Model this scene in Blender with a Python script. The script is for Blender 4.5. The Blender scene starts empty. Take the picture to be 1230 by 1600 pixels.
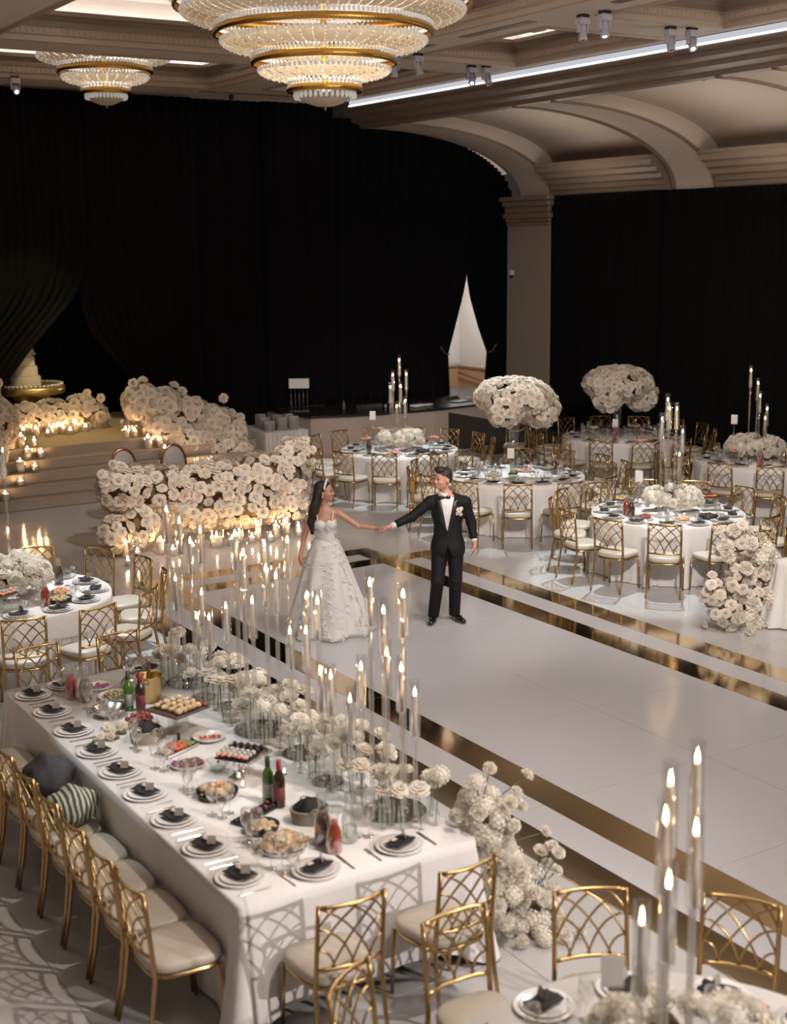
import bpy, math, random
import numpy as np
from mathutils import Matrix, Vector
random.seed(7)
SC = bpy.context.scene
COL = SC.collection
PI = math.pi
# ------------------------------------------------------------------ camera
cd = bpy.data.cameras.new('camera'); CAM = bpy.data.objects.new('camera', cd); COL.objects.link(CAM)
cd.sensor_fit = 'VERTICAL'; cd.sensor_height = 36.0; cd.lens = 2086.987 * 36 / 1600; cd.clip_start = .1; cd.clip_end = 200
_p, _r, _y = math.radians(11.4061), math.radians(.5658), math.radians(32.2984)
_f0 = Vector((math.sin(_y), math.cos(_y), 0)); _rt = Vector((math.cos(_y), -math.sin(_y), 0)); _up = Vector((0, 0, 1))
_fw = _f0 * math.cos(_p) - _up * math.sin(_p); _dn = -(_up * math.cos(_p) + _f0 * math.sin(_p))
_r2 = _rt * math.cos(_r) + _dn * math.sin(_r); _d2 = -_rt * math.sin(_r) + _dn * math.cos(_r)
CAM.matrix_world = Matrix(((_r2.x, -_d2.x, -_fw.x, 0), (_r2.y, -_d2.y, -_fw.y, 0), (_r2.z, -_d2.z, -_fw.z, 4.2457), (0, 0, 0, 1)))
SC.camera = CAM
cd.dof.use_dof = True; cd.dof.focus_distance = 14.6; cd.dof.aperture_fstop = 1.7
# ------------------------------------------------------------------ world, view
W = bpy.data.worlds.new('world'); SC.world = W; W.use_nodes = True
W.node_tree.nodes['Background'].inputs[0].default_value = (.9, .8, .7, 1); W.node_tree.nodes['Background'].inputs[1].default_value = .03
vs = SC.view_settings; vs.view_transform = 'Standard'; vs.look = 'None'; vs.exposure = 0.0; vs.gamma = 1.0; vs.use_curve_mapping = False
cy = SC.cycles; cy.use_denoising = True; cy.max_bounces = 10; cy.diffuse_bounces = 3; cy.glossy_bounces = 4; cy.transmission_bounces = 6
cy.transparent_max_bounces = 40; cy.caustics_reflective = False; cy.caustics_refractive = False; cy.sample_clamp_indirect = 4.0
try: cy.denoiser = 'OPENIMAGEDENOISE'
except Exception: pass

# ------------------------------------------------------------------ lamps of the hall, with added fill lights
def lamp(kind, name, loc, power, color=(1, .86, .7), size=.3, target=None, angle=40, blend=.4):
    l = bpy.data.lights.new(name, kind); l.energy = power; l.color = color
    if kind == 'AREA': l.shape = 'DISK'; l.size = size
    else: l.shadow_soft_size = size
    if kind == 'SPOT': l.spot_size = math.radians(angle); l.spot_blend = blend
    o = bpy.data.objects.new(name, l); COL.objects.link(o); o.location = loc
    if target is not None: o.rotation_euler = (Vector(target) - Vector(loc)).to_track_quat('-Z', 'Y').to_euler()
    return o
WARM = (1, .88, .77); NEUT = (1, .95, .93); COOL = (.86, .95, 1)
# added bare fill lights, standing in for unseen chandeliers around the camera
for x, y, p in ((8.9, 8.0, 400), (4.5, 2.0, 170), (8.9, 0.5, 240), (1.0, 13.0, 70)):
    lamp('POINT', 'hall_fill', (x, y, 6.4), p, NEUT, .8)
# the stage spots: hard lights from the front truss and from the ceiling over the long table
lamp('SPOT', 'front_spot', (8.0, -4.0, 4.9), 2600, (1, .93, .93), .04, (3.8, 6.0, .6), 24, .5)
lamp('SPOT', 'table_spot', (5.4, 3.6, 6.9), 900, (1, .9, .82), .05, (2.9, 7.6, .6), 75, .6)
# the moving heads' beams on the round tables, the couple and the dance floor
for (hx, hy), (tx, ty, tz), p, a in (((12.6, 17.9), (12.3, 19.1, .8), 300, 32), ((13.1, 17.9), (12.3, 15.9, .8), 330, 30), ((15.9, 18.9), (16.3, 18.1, .8), 200, 26),
        ((13.1, 13.8), (12.15, 12.5, .8), 380, 34), ((16.6, 13.2), (16.4, 14.85, .8), 210, 30), ((5.2, 15.5), (3.75, 13.2, .8), 400, 34), ((2.7, 9.6), (3.75, 8.2, .8), 120, 26)):
    lamp('SPOT', 'head_beam', (hx, hy, 6.75), p * 5.0, COOL, .06, (tx, ty, tz), a, .35)
lamp('SPOT', 'couple_beam', (3.5, 5.5, 6.8), 800, (1, .95, .92), .12, (7.7, 12.5, .9), 34, .8)
lamp('SPOT', 'couple_beam', (12.0, 6.0, 6.8), 600, (1, .95, .92), .12, (7.7, 12.5, .9), 34, .8)
lamp('SPOT', 'stage_beam', (7.6, 23.2, 6.9), 420, (1, .84, .45), .15, (7.9, 24.3, .8), 46, .6)
lamp('SPOT', 'floral_beam', (6.5, 11.0, 6.8), 1500, (1, .9, .84), .15, (8.2, 18.2, .7), 34, .7)
lamp('SPOT', 'hedge_fill', (12.0, 15.0, 6.8), 420, (1, .9, .84), .15, (10.0, 22.8, 1.0), 20, .7)  # added spot to brighten the rose hedge
lamp('SPOT', 'cake_fill', (9.4, 22.0, 6.8), 520, (1, .84, .46), .1, (7.95, 25.3, 1.5), 15, .6)  # added spot to lift the cake out of the dark
# added unseen area lights, facing up to brighten the aisle vault
for _yy, _pw in ((16.6, 28), (21.4, 24), (11.8, 115)): lamp('AREA', 'aisle_fill', (17.0, _yy, 4.9), _pw, WARM, 2.2, (17.0, _yy + .01, 9))
lamp('SPOT', 'platform_fill', (11.0, 15.0, 6.8), 700, NEUT, .15, (14.5, 23.2, .6), 34, .8)  # added spot to brighten the platform front
lamp('SPOT', 'room_fill', (4.5, 3.0, 6.9), 4600, (1, .93, .88), .4, (14.0, 15.5, .8), 46, .9)  # added broad soft fill over the round tables

lamp('POINT', 'corridor_lamp', (18.6, 26.4, 3.2), 190, (1, .93, .88), .3)

# ------------------------------------------------------------------ materials
MATS = {}
def mat(name, col, rough=.5, metal=0.0, col2=None, nscale=20.0, bump=0.0, bscale=None, emit=None, estr=0.0, sss=0.0, coat=0.0, sheen=0.0, spec=None, stretch=None):
    if name in MATS: return MATS[name]
    m = bpy.data.materials.new(name); m.use_nodes = True; nt = m.node_tree; b = nt.nodes['Principled BSDF']; MATS[name] = m
    b.inputs['Roughness'].default_value = rough; b.inputs['Metallic'].default_value = metal
    c2 = col2 if col2 is not None else tuple(max(0, c * .9) for c in col)
    tc = nt.nodes.new('ShaderNodeTexCoord'); mp = nt.nodes.new('ShaderNodeMapping'); nt.links.new(tc.outputs['Object'], mp.inputs[0])
    if stretch: mp.inputs['Scale'].default_value = stretch
    n = nt.nodes.new('ShaderNodeTexNoise'); n.inputs['Scale'].default_value = nscale; n.inputs['Detail'].default_value = 4
    nt.links.new(mp.outputs[0], n.inputs['Vector'])
    mx = nt.nodes.new('ShaderNodeMix'); mx.data_type = 'RGBA'; mx.inputs[6].default_value = (*col, 1); mx.inputs[7].default_value = (*c2, 1)
    nt.links.new(n.outputs['Fac'], mx.inputs[0]); nt.links.new(mx.outputs[2], b.inputs['Base Color'])
    if bump:
        n2 = nt.nodes.new('ShaderNodeTexNoise'); n2.inputs['Scale'].default_value = bscale or nscale * 3; nt.links.new(mp.outputs[0], n2.inputs['Vector'])
        bp = nt.nodes.new('ShaderNodeBump'); bp.inputs['Strength'].default_value = bump; bp.inputs['Distance'].default_value = .01
        nt.links.new(n2.outputs['Fac'], bp.inputs['Height']); nt.links.new(bp.outputs[0], b.inputs['Normal'])
    if emit is not None:
        b.inputs['Emission Color'].default_value = (*emit, 1); b.inputs['Emission Strength'].default_value = estr
    if sss: b.inputs['Subsurface Weight'].default_value = sss; b.inputs['Subsurface Radius'].default_value = (.02, .012, .008)
    if coat: b.inputs['Coat Weight'].default_value = coat; b.inputs['Coat Roughness'].default_value = .05
    if sheen: b.inputs['Sheen Weight'].default_value = sheen
    if spec is not None: b.inputs['Specular IOR Level'].default_value = spec
    return m
def glow(name, col, strength):
    if name in MATS: return MATS[name]
    m = bpy.data.materials.new(name); m.use_nodes = True; nt = m.node_tree; nt.nodes.clear(); MATS[name] = m
    e = nt.nodes.new('ShaderNodeEmission'); e.inputs[0].default_value = (*col, 1); e.inputs[1].default_value = strength
    o = nt.nodes.new('ShaderNodeOutputMaterial'); nt.links.new(e.outputs[0], o.inputs[0]); return m
def glass(name, tint=(.97, .98, .97), rough=.03, edge=.55, base=.06):
    "thin clear wall: see-through, with a reflection that grows towards the rim"
    if name in MATS: return MATS[name]
    m = bpy.data.materials.new(name); m.use_nodes = True; nt = m.node_tree; nt.nodes.clear(); MATS[name] = m
    t = nt.nodes.new('ShaderNodeBsdfTransparent'); t.inputs[0].default_value = (*tint, 1)
    g = nt.nodes.new('ShaderNodeBsdfGlossy'); g.inputs['Roughness'].default_value = rough; g.inputs[0].default_value = (1, 1, 1, 1)
    lw = nt.nodes.new('ShaderNodeLayerWeight'); lw.inputs[0].default_value = .35
    nz = nt.nodes.new('ShaderNodeTexNoise'); nz.inputs['Scale'].default_value = 3
    mr = nt.nodes.new('ShaderNodeMapRange'); mr.inputs[3].default_value = base; mr.inputs[4].default_value = edge
    nt.links.new(lw.outputs['Facing'], mr.inputs[0])
    mx = nt.nodes.new('ShaderNodeMixShader'); nt.links.new(mr.outputs[0], mx.inputs[0]); nt.links.new(t.outputs[0], mx.inputs[1]); nt.links.new(g.outputs[0], mx.inputs[2])
    o = nt.nodes.new('ShaderNodeOutputMaterial'); nt.links.new(mx.outputs[0], o.inputs[0]); return m
def petal(name, col, col2):
    if name in MATS: return MATS[name]
    m = bpy.data.materials.new(name); m.use_nodes = True; nt = m.node_tree; nt.nodes.clear(); MATS[name] = m
    oi = nt.nodes.new('ShaderNodeObjectInfo'); tc = nt.nodes.new('ShaderNodeTexCoord'); n = nt.nodes.new('ShaderNodeTexNoise'); n.inputs['Scale'].default_value = 2.2
    nt.links.new(tc.outputs['Object'], n.inputs['Vector'])
    ad = nt.nodes.new('ShaderNodeMath'); ad.operation = 'ADD'; nt.links.new(oi.outputs['Random'], ad.inputs[0]); nt.links.new(n.outputs['Fac'], ad.inputs[1])
    hf = nt.nodes.new('ShaderNodeMath'); hf.operation = 'MULTIPLY'; hf.inputs[1].default_value = .55; nt.links.new(ad.outputs[0], hf.inputs[0])
    mx = nt.nodes.new('ShaderNodeMix'); mx.data_type = 'RGBA'; mx.inputs[6].default_value = (*col, 1); mx.inputs[7].default_value = (*col2, 1); nt.links.new(hf.outputs[0], mx.inputs[0])
    d = nt.nodes.new('ShaderNodeBsdfDiffuse'); t = nt.nodes.new('ShaderNodeBsdfTranslucent'); nt.links.new(mx.outputs[2], d.inputs[0]); nt.links.new(mx.outputs[2], t.inputs[0])
    ms = nt.nodes.new('ShaderNodeMixShader'); ms.inputs[0].default_value = .36; nt.links.new(d.outputs[0], ms.inputs[1]); nt.links.new(t.outputs[0], ms.inputs[2])
    o = nt.nodes.new('ShaderNodeOutputMaterial'); nt.links.new(ms.outputs[0], o.inputs[0]); return m

GOLD = mat('gold_metal', (.54, .37, .17), .27, 1.0, (.44, .29, .125), 8)
GOLDM = mat('gold_mirror_panel', (.70, .54, .32), .10, 1.0, (.62, .47, .27), 3)
IVORY = mat('ivory_leatherette', (.55, .485, .40), .42, 0, (.50, .44, .36), 14, .1, 200)
CLOTH = mat('white_table_linen', (.80, .76, .73), .75, 0, (.74, .70, .67), 30, .08, 40)
BLACKV = mat('black_velvet_drape', (.007, .006, .0065), .95, 0, (.0035, .0035, .0035), 3, .0, None, sheen=.02, spec=.1, stretch=(30, 30, .4))
WHITEP = mat('white_gloss_floor_panel', (.57, .565, .585), .16, 0, (.54, .535, .555), 1.5, spec=.5)
TILE = mat('cream_polished_tile', (.52, .505, .49), .13, 0, (.48, .465, .455), .9, spec=.55)
GROUT = mat('floor_joint', (.33, .31, .29), .6)
PLASTER = mat('beige_plaster', (.52, .43, .36), .8, 0, (.48, .40, .33), 2.0, .05, 60)
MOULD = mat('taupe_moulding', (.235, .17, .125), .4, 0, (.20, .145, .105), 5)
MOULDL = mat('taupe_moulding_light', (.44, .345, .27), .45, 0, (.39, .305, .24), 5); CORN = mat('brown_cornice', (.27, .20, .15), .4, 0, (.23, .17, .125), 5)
COFFERW = mat('coffer_cream', (.66, .57, .48), .7, 0, (.62, .53, .45), 3)
STEP = mat('stage_carpet_taupe', (.36, .29, .23), .9, 0, (.31, .25, .2), 60, .4, 300)
STAGET = mat('stage_top_gold_carpet', (.46, .37, .21), .9, 0, (.40, .32, .18), 60, .3, 300)
WAXM = mat('candle_wax', (.86, .76, .66), .5, 0, (.83, .72, .62), 8, sss=.3)
FLAME = glow('candle_flame', (1, .62, .30), 130); FLAMEV = glow('votive_flame', (1, .58, .28), 420)
LEDW = glow('cove_led', (.96, .95, 1), 9.5); COVEG = glow('lit_cove_wall_glow', (.90, .92, 1), .62); LEDL = glow('cove_led_line', (.95, .96, 1), 1.7)
GLASS = glass('clear_glass', (.97, .98, .97), .03, .85, .15)
GLASSV = glass('vase_glass', (.93, .97, .95), .03, .5, .08)
ACRYL = glass('clear_acrylic', (.95, .94, .93), .16, .8, .26)
WATER = glass('vase_water', (.86, .92, .9), .02, .35, .1)
PETW = petal('cream_rose_petal', (.95, .89, .80), (.90, .80, .67))
PETH = petal('white_bloom_petal', (.95, .92, .85), (.92, .86, .74))
STEM = mat('green_stem', (.075, .11, .035), .6, 0, (.13, .14, .05), 15)
GAPCORE = mat('bloom_gap_shade', (.24, .16, .09), .9, 0, (.12, .10, .045), 12)  # brown shade between blooms, put into the colour of the inner core
CERAM = mat('white_ceramic', (.83, .79, .76), .18, 0, (.8, .76, .73), 5, coat=.3)
BLACKN = mat('black_napkin', (.012, .012, .013), .8, 0, (.02, .02, .02), 60, .2, 300)
SILVER = mat('silver_metal', (.72, .70, .68), .18, 1.0, (.6, .58, .56), 6)
CARD = mat('white_card', (.80, .77, .75), .6, 0, (.77, .74, .72), 9)
FIXT = mat('grey_lamp_housing', (.52, .49, .52), .45, 0, (.46, .43, .46), 9)
BLACKP = mat('black_plastic', (.013, .013, .014), .35, 0, (.02, .02, .02), 12)

# ------------------------------------------------------------------ mesh builder
class MB:
    def __init__(s): s.v = []; s.f = []
    def add(s, v, f):
        k = len(s.v); s.v += [tuple(p) for p in v]; s.f += [tuple(i + k for i in q) for q in f]; return s
    def box(s, c, d, rz=0, b=0.0):
        x, y, z = (t / 2 for t in d); ca, sa = math.cos(rz), math.sin(rz)
        if b <= 0:
            v = [(sx * x, sy * y, sz * z) for sz in (-1, 1) for sy in (-1, 1) for sx in (-1, 1)]
            f = [(0, 2, 3, 1), (4, 5, 7, 6), (0, 1, 5, 4), (2, 6, 7, 3), (0, 4, 6, 2), (1, 3, 7, 5)]
        else:
            b = min(b, x * .9, y * .9, z * .9); v = []; f = []
            ring = lambda X, Y: [(X - b, -Y), (X, -Y + b), (X, Y - b), (X - b, Y), (-X + b, Y), (-X, Y - b), (-X, -Y + b), (-X + b, -Y)]
            for zz, k in ((-z, b), (-z + b, 0), (z - b, 0), (z, b)): v += [(px, py, zz) for px, py in ring(x - k, y - k)]
            for i in range(3):
                for j in range(8): f.append((i * 8 + j, i * 8 + (j + 1) % 8, i * 8 + 8 + (j + 1) % 8, i * 8 + 8 + j))
            f.append(tuple(range(7, -1, -1))); f.append(tuple(range(24, 32)))
        return s.add([(c[0] + ca * p[0] - sa * p[1], c[1] + sa * p[0] + ca * p[1], c[2] + p[2]) for p in v], f)
    def lathe(s, prof, n=16, c=(0, 0, 0), a0=0.0, a1=2 * PI):
        full = abs(a1 - a0 - 2 * PI) < 1e-6; m = n if full else n + 1; v = []; f = []
        for r, z in prof:
            for i in range(m):
                a = a0 + (a1 - a0) * i / n; v.append((c[0] + r * math.cos(a), c[1] + r * math.sin(a), c[2] + z))
        for k in range(len(prof) - 1):
            for i in range(n):
                j = (i + 1) % m; f.append((k * m + i, k * m + j, k * m + m + j, k * m + m + i))
        if full and prof[0][0] > 1e-5 and getattr(s, 'cap', True) and prof[0][0] < .5: f.append(tuple(range(m - 1, -1, -1)))
        return s.add(v, f)
    def tube(s, pts, r, n=8, closed=False, cap=True):
        P = [Vector(p) for p in pts]; R = r if isinstance(r, (list, tuple)) else [r] * len(P); v = []; f = []; N = len(P); nrm = None
        for i, p in enumerate(P):
            t = (P[(i + 1) % N] - P[i - 1]) if closed else (P[min(i + 1, N - 1)] - P[max(i - 1, 0)])
            t = t.normalized() if t.length > 1e-9 else Vector((0, 0, 1))
            if nrm is None: nrm = t.orthogonal().normalized()
            nrm = (nrm - t * nrm.dot(t)); nrm = nrm.normalized() if nrm.length > 1e-6 else t.orthogonal().normalized()
            bn = t.cross(nrm)
            for k in range(n):
                a = 2 * PI * k / n + PI / n; v.append(p + (nrm * math.cos(a) + bn * math.sin(a)) * R[i])
        for i in range(N if closed else N - 1):
            for k in range(n):
                a, b2 = i * n, ((i + 1) % N) * n; f.append((a + k, a + (k + 1) % n, b2 + (k + 1) % n, b2 + k))
        if not closed and cap: f.append(tuple(range(n - 1, -1, -1))); f.append(tuple(range((N - 1) * n, N * n)))
        return s.add(v, f)
    def ell(s, c, r, nu=12, nv=8, M=None):
        v = []; f = []
        for j in range(nv + 1):
            t = PI * j / nv
            for i in range(nu):
                a = 2 * PI * i / nu; p = Vector((r[0] * math.sin(t) * math.cos(a), r[1] * math.sin(t) * math.sin(a), r[2] * math.cos(t)))
                if M is not None: p = M @ p
                v.append((c[0] + p[0], c[1] + p[1], c[2] + p[2]))
        for j in range(nv):
            for i in range(nu): f.append((j * nu + i, j * nu + nu + i, j * nu + nu + (i + 1) % nu, j * nu + (i + 1) % nu))
        return s.add(v, f)
    def grid(s, fn, nu, nv, wrap=False):
        m = nu if wrap else nu + 1; v = [fn(i / nu, j / nv) for j in range(nv + 1) for i in range(m)]; f = []
        for j in range(nv):
            for i in range(nu):
                k = (i + 1) % m; f.append((j * m + i, j * m + k, j * m + m + k, j * m + m + i))
        return s.add(v, f)
    def prism(s, poly, z0, z1):
        n = len(poly); v = [(x, y, z0) for x, y in poly] + [(x, y, z1) for x, y in poly]
        f = [(i, (i + 1) % n, n + (i + 1) % n, n + i) for i in range(n)] + [tuple(range(n - 1, -1, -1)), tuple(range(n, 2 * n))]
        return s.add(v, f)
    def extr(s, prof, axis, t0, t1, cap=True):
        "profile of (a, z) pairs run along world axis 'x' or 'y' from t0 to t1"
        n = len(prof); P = (lambda a, z, t: (t, a, z)) if axis == 'x' else (lambda a, z, t: (a, t, z))
        v = [P(a, z, t0) for a, z in prof] + [P(a, z, t1) for a, z in prof]; f = [(i, i + 1, n + i + 1, n + i) for i in range(n - 1)]
        if cap: f += [tuple(range(n)), tuple(range(2 * n - 1, n - 1, -1))]
        return s.add(v, f)
    def mesh(s, name, smooth=True):
        me = bpy.data.meshes.new(name); me.from_pydata(s.v, [], s.f); me.validate(); me.update()
        if smooth: me.polygons.foreach_set('use_smooth', [True] * len(me.polygons))
        return me
def obj(name, mb, m, parent=None, smooth=True, loc=None, autos=None):
    me = mb.mesh(name, smooth) if isinstance(mb, MB) else mb
    if m is not None and not me.materials: me.materials.append(m)
    o = bpy.data.objects.new(name, me); COL.objects.link(o)
    if parent is not None: o.parent = parent
    if loc is not None: o.location = loc
    return o
def flat(name, mb, m, parent=None, loc=None): return obj(name, mb, m, parent, False, loc)
def struct(name, mb, m, parent=None, smooth=False):
    o = obj(name, mb, m, parent, smooth)
    if parent is None: o['kind'] = 'structure'
    return o
def tag(o, label, cat, group=None):
    o['label'] = label; o['category'] = cat
    if group: o['group'] = group
    elif 'group' in o: del o['group']
    return o
def thing(name, label, cat, loc=(0, 0, 0), rz=0.0, group=None):
    o = bpy.data.objects.new(name, None); o.empty_display_size = .1; COL.objects.link(o); o.location = loc; o.rotation_euler = (0, 0, rz); return tag(o, label, cat, group)
KIDS = {}
def kids(o):
    return [c for c in o.children]
def dup(root, loc, rz=0.0, label=None, cat=None, group=None, scale=None):
    tree = KIDS.get(root.name)
    if tree is None: tree = KIDS[root.name] = [(c, list(c.children)) for c in root.children]
    r = root.copy(); COL.objects.link(r); r.location = loc; r.rotation_euler = (0, 0, rz)
    if scale: r.scale = (scale,) * 3 if not isinstance(scale, tuple) else scale
    if label: tag(r, label, cat or root['category'], group)
    for ch, gs in tree:
        c = ch.copy(); COL.objects.link(c); c.parent = r
        for g in gs:
            d = g.copy(); COL.objects.link(d); d.parent = c
    return r
class Proto:
    "first place() moves the built thing itself, later ones copy it"
    def __init__(s, root): s.root = root; s.used = False; s.tree = [(c, list(c.children)) for c in root.children]; KIDS[root.name] = s.tree
    def place(s, loc, rz, label, group=None, cat=None, scale=None):
        if not s.used:
            s.used = True; r = s.root; r.location = loc; r.rotation_euler = (0, 0, rz); tag(r, label, cat or r['category'], group)
            if scale: r.scale = (scale,) * 3
            return r
        return dup(s.root, loc, rz, label, cat, group, scale if scale else (1.0, 1.0, 1.0))
ORD = 'first second third fourth fifth sixth seventh eighth ninth tenth eleventh twelfth thirteenth fourteenth fifteenth sixteenth seventeenth eighteenth nineteenth twentieth'.split()
def nth(i):
    if i < 20: return ORD[i]
    t = ('twenty', 'thirty', 'forty', 'fifty', 'sixty', 'seventy')[(i + 1) // 10 - 2]; u = (i + 1) % 10
    return (t[:-1] + 'ieth') if u == 0 else t + '-' + ORD[u - 1]
# ================================================================== the room
CEIL = 7.1; XR = 19.0; XL = -2.0; YF = -6.0; YB = 29.5
fl = MB().box(((XL + 22) / 2, (YF + YB) / 2, -.06), (22 - XL, YB - YF, .1)); floor = struct('floor', fl, GROUT)
# polished floor tiles round the dance floor, one object each (shared mesh)
TS = 1.2; tb = MB().box((0, 0, -.005), (TS - .004, TS - .004, .008), 0, .0012); tile_me = tb.mesh('tile', False); tile_me.materials.append(TILE)
# dance floor: white panels inside a double frame of gold mirror strips with notched corners
DX0, DX1, DY0, DY1 = 6.40, 9.235, 1.6, 14.88; SB = .315
def frame_rects():
    R = []; a, b, c, d = DX0, DX1, DY0, DY1; s = SB
    def seg(x0, x1, y0, y1, k):
        # gold strips come in lengths of about 1.42 m along the floor, white panels in 1.42 x 1.42
        if k == 'gold':
            if (y1 - y0) > 1.6:
                n = round((y1 - y0) / 1.42)
                for i in range(n): R.append((x0, x1, y0 + (y1 - y0) * i / n, y0 + (y1 - y0) * (i + 1) / n, k))
                return
        elif (y1 - y0) > 1.6 or (x1 - x0) > 1.6:
            ny = max(1, round((y1 - y0) / 1.42)); nx = max(1, round((x1 - x0) / 1.42))
            for i in range(ny):
                for j in range(nx): R.append((x0 + (x1 - x0) * j / nx, x0 + (x1 - x0) * (j + 1) / nx, y0 + (y1 - y0) * i / ny, y0 + (y1 - y0) * (i + 1) / ny, k))
            return
        R.append((x0, x1, y0, y1, k))
    seg(a, b, c, d, 'white')
    for x0, x1 in ((a - s, a), (b, b + s)): seg(x0, x1, c - 3 * s, d + 3 * s, 'gold')            # inner long strips run out to the outer cross strips
    for x0, x1 in ((a - 3 * s, a - 2 * s), (b + 2 * s, b + 3 * s)): seg(x0, x1, c - s, d + s, 'gold')  # outer long strips
    for x0, x1 in ((a - 2 * s, a - s), (b + s, b + 2 * s)): seg(x0, x1, c, d, 'white')
    for y0, y1 in ((c - s, c), (d, d + s)):
        R.append((a - 2 * s, a - s, y0, y1, 'gold')); R.append((b + s, b + 2 * s, y0, y1, 'gold')); n = 2
        for i in range(n): R.append((a + (b - a) * i / n, a + (b - a) * (i + 1) / n, y0, y1, 'gold'))
    for y0, y1 in ((c - 3 * s, c - 2 * s), (d + 2 * s, d + 3 * s)):
        for i in range(2): R.append((a + (b - a) * i / 2, a + (b - a) * (i + 1) / 2, y0, y1, 'gold'))
    for y0, y1 in ((c - 2 * s, c - s), (d + s, d + 2 * s)): seg(a, b, y0, y1, 'white')
    return R
dance = thing('dance_floor', 'glossy white dance floor framed by a double band of gold mirror strips', 'dance floor', (0, 0, 0))
_cache = {}
for x0, x1, y0, y1, k in frame_rects():
    key = (round(x1 - x0, 3), round(y1 - y0, 3), k)
    if key not in _cache:
        me = MB().box((0, 0, .004), (x1 - x0 - .003, y1 - y0 - .003, .006), 0, .001).mesh('gold_strip' if k == 'gold' else 'white_panel', False); me.materials.append(GOLDM if k == 'gold' else WHITEP); _cache[key] = me
    obj('gold_strip' if k == 'gold' else 'white_panel', _cache[key], None, dance, False, ((x0 + x1) / 2, (y0 + y1) / 2, 0))
nt_ = 0
for i in range(-2, 18):
    for j in range(-1, 22):
        x, y = i * TS + .35, j * TS + .5
        if DX0 - 3 * SB + .7 < x < DX1 + 3 * SB - .7 and DY0 < y < DY1: continue
        # only the part of the floor the view can reach
        if y < .55 * x - 5 or x > 17.5: continue
        if x < 0 and y < 3: continue
        obj('tile', tile_me, None, floor, False, (x, y, 0)); nt_ += 1
# walls
struct('wall_left', MB().box((XL - .1, (YF + YB) / 2, 3.8), (.2, YB - YF, 7.6)), PLASTER)
struct('wall_front', MB().box((8.5, YF - .1, 3.8), (21.4, .2, 7.6)), PLASTER)
struct('wall_right', MB().box((XR + .1, 9.15, 3.2), (.2, 30.3, 6.4)), PLASTER)
struct('wall_back', MB().box((7.0, 27.1, 3.8), (18.2, .2, 7.6)), PLASTER)
# service corridor seen through the gap in the drapes
WAIN = mat('honey_onyx_wainscot', (.52, .32, .18), .35, 0, (.42, .25, .14), 3, stretch=(1, 1, 3))
WHITEW = mat('white_wall_paint', (.66, .62, .58), .8)
cw = struct('wall_corridor_end', MB().box((18.2, 28.47, 2.5), (3.7, .2, 5)), WHITEW)
cs = struct('wall_corridor_side', MB().box((20.1, 27.0, 2.5), (.2, 3.2, 5)), WHITEW)
obj('wainscot', MB().box((18.15, 28.35, .5), (3.6, .04, 1.12), 0, .01), WAIN, cw, False); obj('wainscot', MB().box((19.97, 26.9, .5), (.04, 3.0, 1.12), 0, .01), WAIN, cs, False)
obj('chair_rail', MB().extr([(28.33, 1.06), (28.29, 1.08), (28.27, 1.13), (28.30, 1.16), (28.34, 1.18)], 'x', 16.4, 19.96), MOULDL, cw, False)
obj('chair_rail', MB().extr([(19.95, 1.06), (19.91, 1.08), (19.89, 1.13), (19.92, 1.16), (19.96, 1.18)], 'y', 25.4, 28.3), MOULDL, cs, False)
obj('handrail', MB().tube([(19.85, 28.2, .95), (19.85, 25.5, .62)], .022, 8), MOULD, cs)
# ------------------------------------------------------------------ coffered ceiling
COFF = [(5.72, 11.1, 12.2, 19.4), (5.72, 11.1, 20.3, 23.75), (12.0, 14.2, 19.5, 23.4), (12.0, 14.2, 15.0, 18.5), (12.0, 14.25, 10.0, 13.9), (2.6, 4.85, 19.5, 23.4), (2.6, 4.85, 13.5, 18.5), (5.72, 11.1, 2.0, 11.0)]
xs = sorted({XL, 14.5} | {c[0] for c in COFF} | {c[1] for c in COFF}); ys = sorted({YF, 27.0} | {c[2] for c in COFF} | {c[3] for c in COFF})
cb = MB()
for i in range(len(xs) - 1):
    for j in range(len(ys) - 1):
        mx_, my_ = (xs[i] + xs[i + 1]) / 2, (ys[j] + ys[j + 1]) / 2
        if any(c[0] < mx_ < c[1] and c[2] < my_ < c[3] for c in COFF): continue
        cb.box((mx_, my_, CEIL + .03), (xs[i + 1] - xs[i], ys[j + 1] - ys[j], .06))
ceil = struct('ceiling', cb, COFFERW)
def rect_loft(c, prof):
    "mitred moulding round a rectangle: profile of (inset, z)"
    mb = MB(); v = []
    for o, z in prof: v += [(c[0] + o, c[2] + o, z), (c[1] - o, c[2] + o, z), (c[1] - o, c[3] - o, z), (c[0] + o, c[3] - o, z)]
    f = [(k * 4 + i, k * 4 + (i + 1) % 4, k * 4 + 4 + (i + 1) % 4, k * 4 + 4 + i) for k in range(len(prof) - 1) for i in range(4)]
    return mb.add(v, f)
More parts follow.
